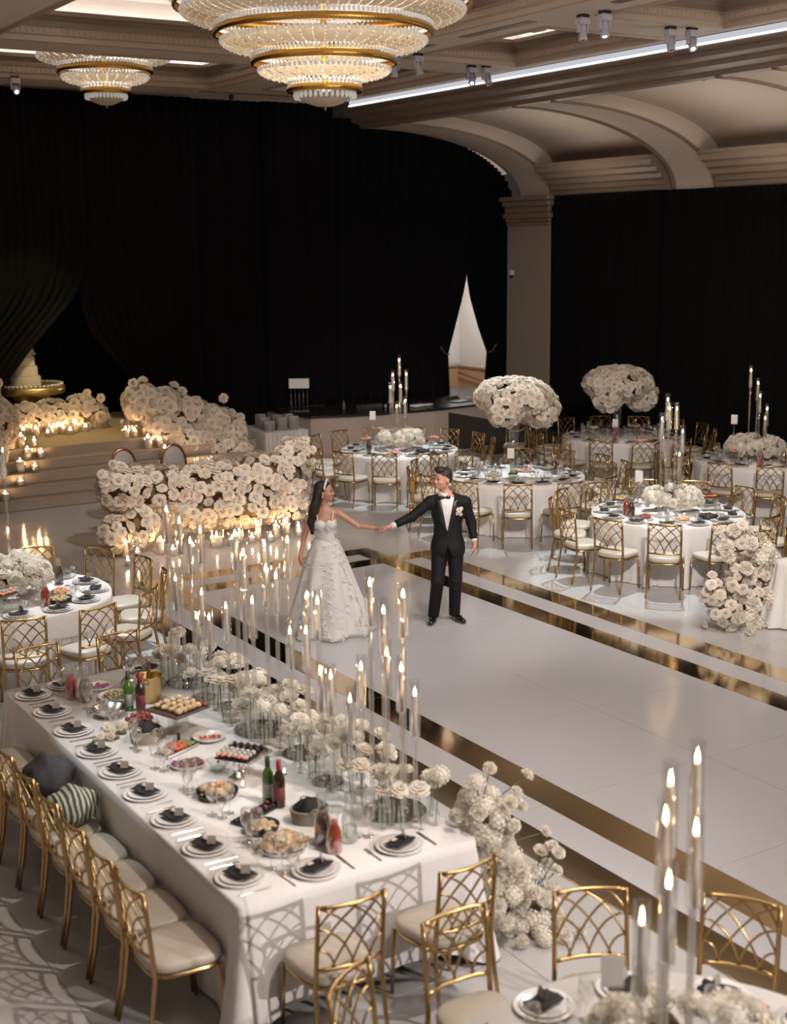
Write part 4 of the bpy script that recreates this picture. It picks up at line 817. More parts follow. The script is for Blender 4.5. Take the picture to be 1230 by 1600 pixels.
def floral(name, label, base, blobs, n, rmin, size, kinds, core=.72, zmin=-.9, front=VIEW, extra=(), group=None, coreM=None, stalks=None, stage_z=None, avoid=()):
    """a flower mound: dark core blobs, and up to 300 blooms, each an object under the mound; blobs = (centre, radii)"""
    t = thing(name, label, 'flowers', base, 0, group); bv = Vector(base); mb = MB()
    for c, r in blobs: mb.ell((c[0] - base[0], c[1] - base[1], c[2] - base[2]), tuple(q * core * .92 for q in r), 12, 8)
    W_ = [r[0] * r[1] + r[1] * r[2] + r[0] * r[2] for c, r in blobs]; fs = [ell_surface(c, r, zmin, front) for c, r in blobs]
    def surf():
        while True:
            k = random.choices(range(len(blobs)), W_)[0]; p, d = fs[k]()
            if stage_z is not None and p.z < stage_z(p): continue
            if all(((p.x - c[0]) / r[0]) ** 2 + ((p.y - c[1]) / r[1]) ** 2 + ((p.z - c[2]) / r[2]) ** 2 > .8 for i, (c, r) in enumerate(blobs) if i != k): return p, d
    near = lambda p, m: any(math.hypot(p.x - a, p.y - b) < m for a, b in avoid)
    if avoid: mb = MB()
    pts = [q for q in scatter(surf, n, rmin, 14) if not near(q[0] - q[1] * size * .25, size * 1.12 + .018)]
    for p, d in pts if avoid else ():
        q = p - d * .13
        if q.z > base[2] + .05 and not near(q, .095): mb.ell(tuple(q - bv), (.055, .055, .045), 8, 5)
    o = obj('gap_shade_core', mb, coreM or GAPCORE, t); o['kind'] = 'stuff'
    for p, d in pts:
        jit = Vector((random.gauss(0, .28), random.gauss(0, .28), random.gauss(.1, .25)))
        bloom(t, 'rose' if kinds is ROSES else 'bloom', random.choice(kinds), p - bv - d * size * .25, (d + jit).normalized(), size * random.uniform(.8, 1.15))
    for x, y, z, s in extra: d = (Vector((x, y, z)) - bv); bloom(t, 'rose' if kinds is ROSES else 'bloom', random.choice(kinds), d, Vector((-.4, -.7, .5)) + Vector((random.gauss(0, .3), random.gauss(0, .3), random.gauss(0, .3))), s)
    if stalks:
        sb = MB()
        for a, b in stalks: a, b = Vector(a) - bv, Vector(b) - bv; sb.tube([a, (a + b) / 2 + Vector((0, 0, .02)), b], .004, 5)
        obj('flower_stem', sb, STEM, t)['kind'] = 'stuff'
    return t
MIXB = RUFF + HYDR + ROSES[:1]
def low_centre(label, cx, cy, cand, lab, blobs, n=70, cl=.25, rg=.032):
    def go(_x, _y):
        floral('low_centrepiece', label, (cx, cy, .7625), blobs, n + 30, .085, .078, MIXB, .66, -.30, None, avoid=[q[:2] for q in cand])
        for i, (x, y, zf) in enumerate(cand): taper(x, y, .7625, zf, '%s tallest glass-chimney taper candle on the %s' % (ORD[i], lab), 'taper candles on the ' + lab, rg, .015, cl)
    return go, 0, 0, .36
def tall_centre(label, cx, cy, zb, ztop, R, zc, rz, droops):
    def go(_x, _y):
        t = floral('tall_centrepiece', label, (cx, cy, .7625), [((cx, cy, zc), (R, R, rz))] + droops, 240, .10, .092, ROSES, .72, -.95, VIEW)
        obj('trumpet_vase', MB().lathe([(.085, .001), (.085, .012), (.055, .03), (.06, .2), (.085, ztop - .78), (.105, ztop - .7625)], 24), GLASSV, t)
    return go, 0, 0, .09
def ring_blobs(cx, cy, z, R, k, r, rz): return [((cx, cy, z), (R * .7, R * .7, rz))] + [((cx + R * .55 * math.cos(a), cy + R * .55 * math.sin(a), z - .02 + .05 * math.sin(3 * a)), (r, r, rz * .85)) for a in np.linspace(0, 2 * PI, k, False)]
R_ = 1.0
dress_round(12.15, 12.52, .985, 3, 'with tapers and white hydrangeas beside the gold strips', 'hydrangea table', 1.48, math.radians(170), 0, [
    low_centre('low white hydrangea centrepiece under the taper cluster by the gold strips', 12.2, 12.5, [(12.207, 12.64, 2.207), (12.043, 12.432, 2.124), (12.263, 12.53, 2.098), (12.071, 12.593, 1.973), (12.252, 12.402, 1.814), (12.425, 12.621, 1.47)], 'hydrangea table', ring_blobs(12.2, 12.5, .95, .34, 6, .16, .16)),
    T_car(-.66, .05, COLA, 'dark cola carafe on the hydrangea table'), T_car(-.60, .16, JUICE, 'red juice carafe on the hydrangea table'), T_riser(-.52, .42, .6, ('pita', 'green'), 'clear riser with pastries on the hydrangea table'),
    T_riser(.55, -.18, -.4, ('tomato', 'black'), 'dark raised platter of sushi on the hydrangea table'), T_dish(-.30, -.62, .14, ('pita', 'cream'), 'white plate of flatbread on the hydrangea table'), T_dish(.14, -.60, .14, ('black', 'black'), 'black covered bowl on the hydrangea table', True), T_dish(-.72, -.22, .12, ('beef', 'berry'), 'plate of red slices on the hydrangea table')])
dress_round(12.30, 15.90, R_, 5, 'under the tall rose centrepiece just behind the groom', 'groom-side rose table', 1.62, math.radians(232), 0, [
    tall_centre('tall glass trumpet vase with a dome of white roses behind the groom', 12.21, 15.9, .76, 1.60, .56, 1.96, .27, [((11.86, 15.68, 1.82), (.25, .25, .25)), ((12.60, 15.74, 1.78), (.25, .25, .26))]),
    T_car(.50, -.24, COLA, 'dark cola carafe on the groom-side rose table'), T_car(.60, -.17, JUICE, 'red juice carafe on the groom-side rose table'), T_riser(.20, -.48, .5, ('hummus', 'cream'), 'clear riser with dips on the groom-side rose table', .34, .13), T_riser(-.40, -.40, .8, ('green', 'pita'), 'glass riser with salad on the groom-side rose table', .30, .12),
    T_dish(.30, .20, .15, ('pink', 'berry'), 'plate of cold cuts on the groom-side rose table'), T_dish(-.34, .15, .13, ('hummus', 'green'), 'dish of yellow dip on the groom-side rose table')], 14, (8,))
dress_round(12.26, 19.18, R_, 8, 'before the blush platform with the seven taper cluster', 'platform taper table', 1.58, math.radians(228), 0, [
    low_centre('low white centrepiece under seven tapers before the blush platform', 12.25, 19.15, [(12.347, 19.3, 2.259), (12.083, 19.092, 2.039), (12.417, 19.19, 2.022), (12.131, 19.253, 1.816), (12.216, 19.062, 1.838), (12.275, 19.281, 1.474), (12.36, 19.149, 1.569)], 'platform taper table', ring_blobs(12.25, 19.12, .96, .40, 6, .17, .16)),
    T_car(-.62, .02, COLA, 'dark cola carafe on the platform taper table'), T_riser(-.50, .28, .4, ('pita', 'tomato'), 'clear riser with snacks on the platform taper table'), T_riser(.52, -.34, -.5, ('tomato', 'pita'), 'glass riser with pastries on the platform taper table'), T_dish(-.42, -.50, .13, ('pink', 'salmon'), 'white plate of salmon on the platform taper table'), T_dish(.1, -.66, .13, ('black', 'black'), 'black bread bowl on the platform taper table', True)], 14)
dress_round(16.33, 18.08, 1.05, 12, 'below the tall rose dome against the side drape', 'drape-side rose table', 1.62, math.radians(216), 0, [
    tall_centre('tall glass vase with a dome of white roses against the side drape', 16.23, 18.08, .76, 1.36, .60, 1.72, .30, [((15.88, 17.95, 1.52), (.25, .25, .24)), ((16.58, 17.85, 1.50), (.28, .25, .24))]),
    T_car(-.42, -.30, JUICE, 'red juice carafe on the drape-side rose table'), T_car(.52, .18, COLA, 'dark cola carafe on the drape-side rose table'), T_riser(-.55, .10, .5, ('pita', 'hummus'), 'clear riser with flatbread on the drape-side rose table'), T_riser(.24, -.14, .7, ('pink', 'berry'), 'glass riser with cold cuts on the drape-side rose table'), T_dish(-.02, -.52, .14, ('salmon', 'cream'), 'white plate of salmon on the drape-side rose table')], 14)
dress_round(16.42, 14.85, 1.05, 15, 'with the blush centrepiece near the blue-lit drape', 'blush flower table', 1.62, math.radians(202), 0, [
    low_centre('low blush white centrepiece under five tapers near the side drape', 16.3, 14.85, [(16.245, 14.97, 2.177), (16.191, 14.762, 1.993), (16.356, 14.86, 1.769), (16.602, 14.923, 1.539), (16.355, 14.732, 1.422)], 'blush flower table', ring_blobs(16.3, 14.85, .98, .46, 6, .19, .17)),
    T_car(-.46, -.42, JUICE, 'red juice carafe on the blush flower table'), T_car(-.12, -.58, COLA, 'dark cola carafe on the blush flower table'), T_riser(-.66, -.02, .3, ('pita', 'tomato'), 'round riser with snacks on the blush flower table', .36), T_dish(.1, -.66, .16, ('pink', 'berry'), 'white plate of cold cuts on the blush flower table')], 14, (4, 5, 6, 7, 8, 9, 10))
dress_round(3.75, 13.2, .985, 18, 'left of the sweetheart table with one crystal taper', 'step-side round table', 1.48, math.radians(-103), 0, [
    low_centre('low white hydrangea centrepiece on the round table by the far side chairs', 3.75, 13.2, [(3.78, 13.32, 2.223)], 'step-side round table', ring_blobs(3.74, 13.15, .98, .36, 6, .17, .2), 60),
    T_car(.16, -.60, JUICE, 'red juice carafe on the step-side round table'), T_car(.66, .26, COLA, 'dark cola carafe on the step-side round table'), T_riser(-.22, -.55, .5, ('salmon', 'rice'), 'clear riser with sushi on the step-side round table', .34), T_riser(.34, .46, .3, ('cream', 'pastry'), 'dark raised tray of pastries on the step-side round table'),
    T_dish(.42, -.24, .15, ('pita', 'salmon'), 'plate of flatbread on the step-side round table'), T_dish(.36, -.58, .13, ('hummus', 'pita'), 'black bowl of dip on the step-side round table', True)], 13, (9, 10))
dress_round(3.58, 3.49, 1.06, 21, 'nearest the camera below the long table', 'near round table', 1.56, math.radians(63), 0, [
    low_centre('low white hydrangea centrepiece under six tapers on the near round table', 3.62, 3.55, [(3.574, 3.62, 2.133), (3.435, 3.5, 2.056), (3.315, 3.35, 1.883), (3.375, 3.55, 1.626), (3.851, 3.75, 2.121), (3.602, 3.5, 1.961)], 'near round table', ring_blobs(3.64, 3.53, .97, .40, 6, .18, .16), 60, .30, .033),
    T_car(-.40, .52, COLA, 'dark cola carafe on the near round table'), T_riser(.62, .22, -.7, ('salmon', 'pita'), 'dark raised tray of salmon on the near round table', .34, .13), T_dish(-.20, .38, .13, ('berry', 'black'), 'dark dish of berries on the near round table', True)], 13, (4, 5, 6, 7, 8, 9, 10))
for x, y, zc, lb, zb in ((4.55, 10.05, 1.02, 'white table number card beside the far end chairs', 0), (11.95, 19.55, 1.28, 'white table number card at the platform taper table', .7625), (12.02, 15.72, 1.10, 'white table number card at the groom-side rose table', .7625), (12.12, 13.05, 1.12, 'white table number card behind the hydrangea tapers', .7625), (16.05, 15.10, 1.36, 'white table number card among the blush flowers', .7625), (16.02, 17.9, 1.0, 'white table number card under the tall rose dome by the side drape', .7625), (3.62, 3.98, 1.08, 'white table number card on the near round table', .7625)):
    if zb == 0: continue
    table_card(x, y, zb, zc, lb)
table_card(4.22, 10.16, TZ, .93, 'white table number card at the far end of the long table')
# second long table whose corner stands at the edge of the view
t = thing('banquet_table', 'second long banquet table at the frame edge behind the white floor spray', 'table', (12.0, 8.0, 0)); obj('tabletop', MB().box((0, 0, .735), (1.36, 3.7, .03), 0, .008), MATS['plywood'], t)
for sx in (-1, 1):
    for sy in (-1, 1): obj('leg', MB().box((sx * .55, sy * 1.65, .36), (.05, .05, .72), 0, .006), MATS['dark_table_leg'], t, False)
tag(obj('tablecloth', box_cloth(11.27, 12.73, 6.1, 9.92, TZ - .003, 4, corner=.26), CLOTH), 'white tablecloth pooling on the floor beside the white floor spray', 'tablecloth')
for i, (x, y) in enumerate(((11.62, 9.72), (12.2, 9.72))): stock_setting(x, y, TZ, -PI / 2, 'at the %s place on the second long table' % ORD[i], False)
chair(11.66, 10.25, -PI / 2, 'gold lattice-back chair at the second long table above the floor spray', 'chairs at the second long table'); chair(12.28, 10.26, -PI / 2, 'gold lattice-back chair at the second long table, further from the spray', 'chairs at the second long table')
# sprays of blooms climbing the table corners
def spray(name, label, base, pts, cores, kinds, stalks):
    t = thing(name, label, 'flowers', base); bv = Vector(base); mb = MB()
    for c, r in cores: mb.ell(tuple(Vector(c) - bv), tuple(q * .62 for q in r), 10, 7)
    obj('gap_shade_core', mb, GAPCORE, t)['kind'] = 'stuff'; sb = MB()
    for i, (x, y, z, s) in enumerate(pts):
        p = Vector((x, y, z)) - bv; c = min((Vector(q[0]) - bv for q in cores), key=lambda q: (q - p).length); d = (p - c); d = (d.normalized() if d.length > .02 else Vector((0, 0, 1))) + Vector((-.3, -.4, .35))
        bloom(t, 'bloom', kinds(i, s), p, d, s)
        if i in stalks: sb.tube([c, (c + p) / 2 + Vector((0, 0, .015)), p], .0038, 5)
    for c, r in cores:
        for p, d in scatter(ell_surface(c, r, -.95, VIEW), 15, .075, 12):
            s = random.uniform(.05, .075); bloom(t, 'bloom', kinds(random.randrange(9), s), p - bv, d, s)
    obj('flower_stem', sb, STEM, t)['kind'] = 'stuff'; return t
SPF = [(4.434, 6.11, 1.056, 0.059), (4.451, 6.166, 0.929, 0.059), (4.405, 6.049, 0.901, 0.053), (4.507, 6.08, 1.139, 0.043), (4.865, 6.183, 0.98, 0.043), (4.716, 6.099, 0.931, 0.043), (4.618, 6.034, 0.916, 0.048), (4.785, 6.142, 0.806, 0.048), (4.638, 6.124, 0.794, 0.048), (4.629, 6.015, 0.775, 0.048), (4.565, 6.09, 0.721, 0.048), (4.675, 6.138, 0.632, 0.048), (4.488, 6.019, 0.664, 0.053), (4.573, 6.035, 0.573, 0.053), (4.328, 6.16, 0.858, 0.048), (4.449, 6.064, 0.76, 0.048), (4.882, 6.021, 0.666, 0.037), (4.94, 6.121, 0.474, 0.048), (5.005, 6.094, 0.494, 0.048), (4.977, 5.996, 0.502, 0.043), (5.024, 6.076, 0.34, 0.043), (4.989, 6.116, 0.376, 0.043), (4.646, 6.003, 0.524, 0.053), (4.723, 6.037, 0.447, 0.048), (4.665, 6.122, 0.385, 0.053), (4.515, 6.02, 0.406, 0.048), (4.612, 5.987, 0.33, 0.064), (4.718, 6.09, 0.147, 0.064), (4.727, 6.036, 0.082, 0.059), (4.774, 5.973, 0.311, 0.048), (4.927, 6.067, 0.161, 0.048), (4.877, 6.08, 0.105, 0.048), (4.902, 5.837, 0.055, 0.048), (4.785, 5.879, 0.055, 0.059), (4.815, 5.963, 0.055, 0.059), (4.566, 5.989, 0.173, 0.048), (4.516, 5.988, 0.294, 0.048), (4.94, 5.957, 0.055, 0.048), (5.064, 6.044, 0.176, 0.037), (5.02, 5.837, 0.055, 0.043), (4.502, 6.102, 0.544, 0.048), (4.643, 5.936, 0.055, 0.048), (4.936, 5.963, 0.139, 0.043)]
SPR = [(10.723, 10.02, 1.131, 0.083), (10.969, 10.089, 1.052, 0.083), (10.763, 9.95, 1.195, 0.073), (11.099, 10.021, 1.011, 0.073), (10.822, 10.088, 0.998, 0.083), (10.894, 9.95, 0.979, 0.083), (10.645, 10.143, 1.133, 0.055), (10.863, 10.088, 1.137, 0.055), (10.657, 10.069, 0.951, 0.092), (10.664, 10.024, 0.866, 0.083), (10.705, 10.207, 0.883, 0.073), (11.128, 9.948, 0.891, 0.11), (11.326, 10.025, 0.725, 0.11), (11.329, 10.086, 0.602, 0.11), (11.085, 9.948, 0.773, 0.11), (11.39, 10.027, 0.568, 0.101), (11.033, 10.085, 0.753, 0.073), (10.839, 9.947, 0.699, 0.083), (11.035, 10.028, 0.545, 0.073), (10.894, 10.085, 0.554, 0.083), (10.801, 9.947, 0.488, 0.073), (10.738, 10.029, 0.515, 0.073), (11.412, 10.084, 0.405, 0.11), (11.214, 9.946, 0.316, 0.11), (11.401, 10.031, 0.156, 0.101), (11.21, 10.083, 0.323, 0.092), (10.993, 9.946, 0.277, 0.092), (10.951, 10.032, 0.337, 0.083), (10.597, 10.202, 0.609, 0.064), (10.451, 10.065, 0.55, 0.073), (10.477, 10.153, 0.455, 0.064), (10.855, 10.201, 0.41, 0.083), (10.584, 10.065, 0.422, 0.073), (10.654, 10.155, 0.282, 0.073), (10.581, 10.2, 0.32, 0.073), (10.692, 10.064, 0.223, 0.073), (10.758, 10.036, 0.293, 0.064), (10.479, 10.2, 0.372, 0.055), (10.717, 9.944, 0.175, 0.083), (10.722, 10.037, 0.079, 0.083), (10.741, 10.079, 0.06, 0.073), (10.868, 9.943, 0.151, 0.101), (11.126, 10.039, 0.086, 0.101), (11.073, 9.958, 0.06, 0.101), (10.774, 9.823, 0.06, 0.083), (11.283, 10.04, 0.061, 0.101), (11.279, 9.957, 0.06, 0.083), (10.544, 10.063, 0.211, 0.073), (10.566, 10.161, 0.221, 0.064), (10.52, 10.196, 0.074, 0.046)]
spray('floor_spray', 'tall white floral spray climbing the near corner of the long table', (4.72, 6.12, 0), SPF, [((4.66, 6.16, .22), (.16, .12, .2)), ((4.60, 6.16, .55), (.12, .10, .22)), ((4.50, 6.16, .82), (.10, .08, .14)), ((4.86, 6.10, .18), (.14, .1, .15))], lambda i, s: HYDR[i % 2] if s > .058 else RUFF[i % 2], {3, 4, 16, 17, 18, 19, 20, 21, 14, 0, 38, 39, 7})
spray('floor_spray', 'white floral spray climbing the corner of the second long table', (10.95, 10.0, 0), SPR, [((11.10, 10.05, .25), (.22, .16, .22)), ((11.18, 10.06, .55), (.16, .12, .25)), ((10.90, 10.08, .95), (.14, .1, .14)), ((10.72, 10.06, .22), (.16, .12, .16)), ((10.85, 10.08, .55), (.09, .08, .2)), ((10.60, 10.16, .40), (.09, .08, .14))], lambda i, s: (ROSES[i % 3] if s < .076 else HYDR[i % 2] if s > .095 else RUFF[i % 2]), {6, 10, 28, 29, 30, 34, 33, 36, 37})
# ================================================================== the sweetheart table
t = thing('sweetheart_table', 'sweetheart table hidden behind the bank of cream roses', 'table', (7.95, 18.3, 0)); obj('tabletop', MB().box((0, .02, .75), (2.5, .44, .03), 0, .006), CLOTH, t); obj('modesty_panel', MB().box((0, -.16, .37), (2.4, .04, .74), 0, .005), CLOTH, t, False)
for sx in (-1, 1): obj('leg', MB().box((sx * 1.15, .2, .37), (.05, .05, .74)), MATS['dark_table_leg'], t, False)
floral('rose_bank', 'bank of cream roses covering the front of the sweetheart table', (7.95, 17.55, 0), [((7.2, 17.65, .82), (.62, .34, .33)), ((8.0, 17.62, .80), (.70, .34, .34)), ((8.8, 17.66, .80), (.62, .36, .36)), ((6.62, 17.5, .92), (.36, .30, .33)), ((6.42, 17.35, .30), (.22, .2, .26)), ((6.78, 17.45, .42), (.26, .22, .34)), ((7.75, 17.55, .48), (.55, .24, .26)), ((8.55, 17.52, .45), (.60, .25, .28)), ((9.30, 17.70, .80), (.34, .30, .45)), ((9.45, 17.75, 1.12), (.24, .22, .22)), ((9.22, 17.6, .38), (.3, .22, .26))], 300, .100, .100, ROSES, .72, -.9, VIEW, ((9.62, 17.7, 1.30, .075), (9.72, 17.66, 1.16, .07), (9.70, 17.62, .98, .07), (6.28, 17.4, 1.16, .08), (6.45, 17.4, 1.28, .08)))
OVAL = mat('oval_back_grey', (.36, .33, .31), .5, 0, (.33, .3, .28), 5); COPP = mat('rose_gold_frame', (.55, .27, .14), .25, 1.0, (.45, .21, .1), 7)
for i, (x, y, lb) in enumerate(((7.21, 18.82, 'rose gold oval-back chair behind the sweetheart roses, nearer the steps'), (8.02, 18.80, 'rose gold oval-back chair behind the sweetheart roses, below the hedge'))):
    t = thing('oval_back_chair', lb, 'chair', (x, y, 0), PI); a = np.linspace(0, 2 * PI, 26, False)
    obj('back_hoop', MB().tube([(.20 * math.cos(q), -.23, .93 + .30 * math.sin(q)) for q in a], .022, 8, True), COPP, t); obj('backrest', MB().lathe([(0, -.012), (.18, -.012), (.19, 0), (.18, .012), (0, .012)], 26), OVAL, t)
    b = t.children[-1]; b.rotation_euler = (PI / 2, 0, 0); b.scale = (1, 1.5, 1); b.location = (0, -.23, .93)
    obj('seat', MB().box((0, 0, .45), (.46, .46, .09), 0, .03), IVORY, t)
    for sx in (-1, 1):
        for sy in (-1, 1): obj('leg', MB().tube([(sx * .19, sy * .19, .41), (sx * .20, sy * .21, 0)], .016, 6), COPP, t)
        obj('back_post', MB().tube([(sx * .16, -.21, .42), (sx * .13, -.23, .70)], .014, 6), COPP, t)
VOT = [(6.491, 17.384, .055, .32, .22), (6.56, 17.12, .055, .30, .13), (6.34, 16.93, .05, .13, .075), (6.975, 17.30, .06, .34, .20), (7.09, 17.15, .055, .22, .09), (7.247, 17.3, .055, .30, .12), (7.82, 17.28, .11, .26, .15), (7.58, 17.30, .06, .20, .10), (8.192, 17.30, .06, .28, .16), (8.36, 17.24, .06, .18, .09), (8.52, 17.36, .06, .34, .22), (8.62, 17.16, .065, .16, .08), (8.80, 17.33, .06, .30, .19), (8.985, 17.38, .07, .34, .2), (9.21, 17.40, .055, .22, .12), (9.40, 17.42, .06, .30, .2), (8.02, 17.20, .06, .2, .11), (9.12, 17.22, .055, .16, .08), (7.42, 17.22, .05, .16, .08)]
for i, (x, y, r, h, hc) in enumerate(sorted(VOT)): votive(x, y - .17, .0, r, h, hc, 'lit pillar candle in a clear vase, %s along the foot of the rose bank' % ORD[i], 'candle vases before the rose bank')
# ================================================================== stage: hedges, candles, cake, plates, platform items
floral('rose_hedge', 'hedge of cream roses sweeping down the side of the stage steps', (9.6, 22.7, 0), [((9.15, 23.05, 1.42), (.34, .3, .32)), ((9.5, 22.95, 1.28), (.42, .32, .36)), ((9.95, 22.85, 1.10), (.42, .32, .34)), ((10.4, 22.75, .92), (.40, .3, .34)), ((10.70, 22.65, .72), (.32, .28, .34)), ((9.45, 22.75, .95), (.36, .26, .3)), ((9.95, 22.58, .68), (.40, .28, .32)), ((10.45, 22.42, .42), (.38, .26, .36)), ((10.72, 22.3, .32), (.26, .24, .36))], 300, .118, .122, ROSES, .72, -.85, VIEW, ((8.98, 23, 1.78, .1), (9.16, 23, 1.82, .1), (9.72, 22.9, 1.70, .1), (10.62, 22.7, 1.42, .1), (10.78, 22.7, 1.12, .1), (10.9, 22.6, 1.05, .1), (9.88, 22.9, 1.58, .1)))
floral('rose_hedge', 'column of pale roses at the opposite side of the stage steps', (6.3, 22.6, 0), [((6.15, 22.75, 1.72), (.30, .26, .36)), ((6.35, 22.7, 1.30), (.34, .28, .42)), ((6.10, 22.5, .95), (.34, .28, .42)), ((6.42, 22.85, 1.02), (.24, .22, .34)), ((6.0, 22.2, .5), (.3, .25, .4))], 160, .12, .118, ROSES, .72, -.85, VIEW, ((6.45, 22.7, 1.95, .1), (6.2, 22.7, 2.12, .1)))
floral('rose_mound', 'mound of roses round the foot of the gold cake table', (7.9, 24.6, .84), [((7.45, 24.55, 1.08), (.34, .26, .28)), ((7.95, 24.6, 1.08), (.40, .28, .30)), ((8.5, 24.55, 1.10), (.34, .26, .34)), ((8.75, 24.5, 1.02), (.22, .2, .26))], 105, .12, .112, ROSES, .78, -.7, VIEW, ((8.62, 24.45, 1.50, .09), (8.86, 24.4, 1.4, .09)))
NV = [0]
def vot(L, z, where):
    for i, (x, y, r, h, hc) in enumerate(L): votive(x, y, z, r, h, hc, 'lit candle in a clear vase, %s %s' % (ORD[i], where), 'candle vases on the stage')
vot([(7.449, 24.02, .09, .26, .14), (7.60, 23.80, .07, .14, .08), (7.76, 23.96, .09, .24, .15), (7.95, 24.02, .075, .2, .14), (8.03, 23.82, .075, .15, .09), (8.22, 24.08, .07, .24, .16), (8.40, 24.05, .075, .14, .1), (7.24, 24.1, .07, .24, .12)], .834, 'before the cake table roses')
vot([(6.80, 22.80, .09, .34, .2), (7.02, 22.76, .075, .18, .11)], .834, 'at the corner of the stage edge'); vot([(6.80, 22.46, .085, .34, .18), (7.03, 22.44, .08, .18, .11)], .665, 'on the upper step beside the pale rose column'); vot([(6.56, 22.12, .09, .32, .2), (6.80, 22.10, .08, .17, .1)], .50, 'on the middle step beside the pale rose column'); vot([(6.46, 21.82, .08, .2, .09)], .335, 'on the low step beside the pale rose column'); vot([(6.10, 21.5, .08, .26, .12)], .17, 'on the bottom step beside the pale rose column')
vot([(8.70, 22.78, .08, .34, .16), (8.88, 22.80, .07, .22, .12)], .834, 'at the stage edge beside the rose hedge'); vot([(8.98, 22.42, .09, .32, .2), (9.20, 22.42, .075, .24, .14)], .665, 'on the upper step beside the rose hedge'); vot([(9.16, 22.10, .085, .34, .2)], .50, 'on the middle step beside the rose hedge'); vot([(9.62, 21.74, .08, .2, .12), (9.84, 21.72, .08, .2, .1)], .335, 'on the low step beside the rose hedge')
GOLDS = mat('gold_table_satin', (.66, .48, .18), .3, .85, (.58, .42, .15), 6)
t = thing('cake_table', 'gold cake table on the stage trimmed with tiny roses', 'table', (7.85, 25.5, .834)); obj('tabletop', MB().lathe([(0, .62), (.62, .62), (.66, .64), (.66, .76), (.62, .775), (0, .775)], 40), GOLDS, t); obj('pedestal', MB().lathe([(.46, 0), (.46, .04), (.36, .1), (.34, .5), (.42, .62)], 30), GOLDS, t)
rt = MB()
for k in range(44):
    a = 2 * PI * k / 44; rt.ell((.60 * math.cos(a), .60 * math.sin(a), .80), (.038, .038, .03), 7, 4)
obj('rim_rose', rt, PETW, t)['kind'] = 'stuff'
ICING = mat('cream_icing', (.80, .70, .50), .5, 0, (.76, .65, .45), 9, .1, 90)
t = thing('wedding_cake', 'four-tier cream wedding cake half hidden by the swept drape', 'cake', (7.76, 25.5, 1.611))
for k, (r, z0, z1) in enumerate(((.30, 0, .19), (.25, .19, .38), (.205, .38, .56), (.155, .56, .72))): obj('tier', MB().lathe([(0, z0 + .001), (r, z0 + .001), (r + .006, z0 + .012), (r, z0 + .024), (r, z1 - .02), (r - .012, z1), (0, z1)], 36), ICING, t)
for k, (x, y, z) in enumerate(((.06, -.08, .74), (.12, -.04, .68), (.02, -.02, .78), (.14, -.10, .62), (-.06, .02, .75))): bloom(t, 'sugar_rose', ROSES[k % 3], Vector((x, y, z)), (x, y - .3, .5), .065)
t = thing('plate_table', 'skirted white satin table carrying the stacks of plates', 'table', (11.72, 22.9, 0)); obj('tabletop', MB().box((0, 0, .74), (.86, 1.2, .03)), CLOTH, t)
SAT = mat('pleated_satin_skirt', (.66, .63, .60), .35, 0, (.6, .57, .55), 9, sheen=.3)
mb = MB(); per = []
for i in range(220):
    s = i / 220 * 4.24; 
    if s < .9: x, y, nx, ny = -.45 + s, -.62, 0, -1
    elif s < 2.12: x, y, nx, ny = .45, -.62 + (s - .9), 1, 0
    elif s < 3.02: x, y, nx, ny = .45 - (s - 2.12), .6, 0, 1
    else: x, y, nx, ny = -.45, .6 - (s - 3.02), -1, 0
    per.append((x, y, nx, ny))
v = [];
for z, k in ((.762, 0), (.75, .3), (.4, .8), (.01, 1.2)):
    for i, (x, y, nx, ny) in enumerate(per): d = .012 * k * (1 + math.sin(i * 1.35)) + .02 * k; v.append((x + nx * d, y + ny * d, z))
f = [(j * 220 + i, j * 220 + 220 + i, j * 220 + 220 + (i + 1) % 220, j * 220 + (i + 1) % 220) for j in range(3) for i in range(220)] + [tuple(range(220))]
mb.add(v, [tuple(reversed(q)) for q in f]); obj('skirt', mb, SAT, t)
PS = MB().lathe([(0, 0), (.06, 0), (.105, .009), (.106, .0125), (.06, .004), (0, .004)], 18).mesh('stacked_plate'); PS.materials.append(CERAM)
k = 0
for x, y, n in ((11.34, 22.42, 15), (11.60, 22.40, 20), (11.86, 22.42, 19), (11.40, 22.72, 18), (11.66, 22.70, 20), (11.90, 22.72, 20), (11.45, 23.0, 20)):
    for q in range(n):
        o = bpy.data.objects.new('stacked_plate', PS); COL.objects.link(o); o.location = (x + .1, y + .05, .764 + .0129 * q); tag(o, 'white plate, %s from the bottom of the %s stack on the satin table' % (nth(q), ORD[k]), 'plate', 'plates stacked on the satin table, %s stack' % ORD[k])
    k += 1
t = thing('black_equipment_case', 'low black equipment bag beside the plate stacks', 'bag', (11.95, 23.2, .764)); obj('case_body', MB().box((0, 0, .05), (.22, .34, .1), .2, .03), BLACKP, t); obj('handle', MB().tube([(-.04, -.05, .1), (-.04, -.03, .13), (-.04, .05, .13), (-.04, .07, .1)], .008, 6), BLACKP, t)
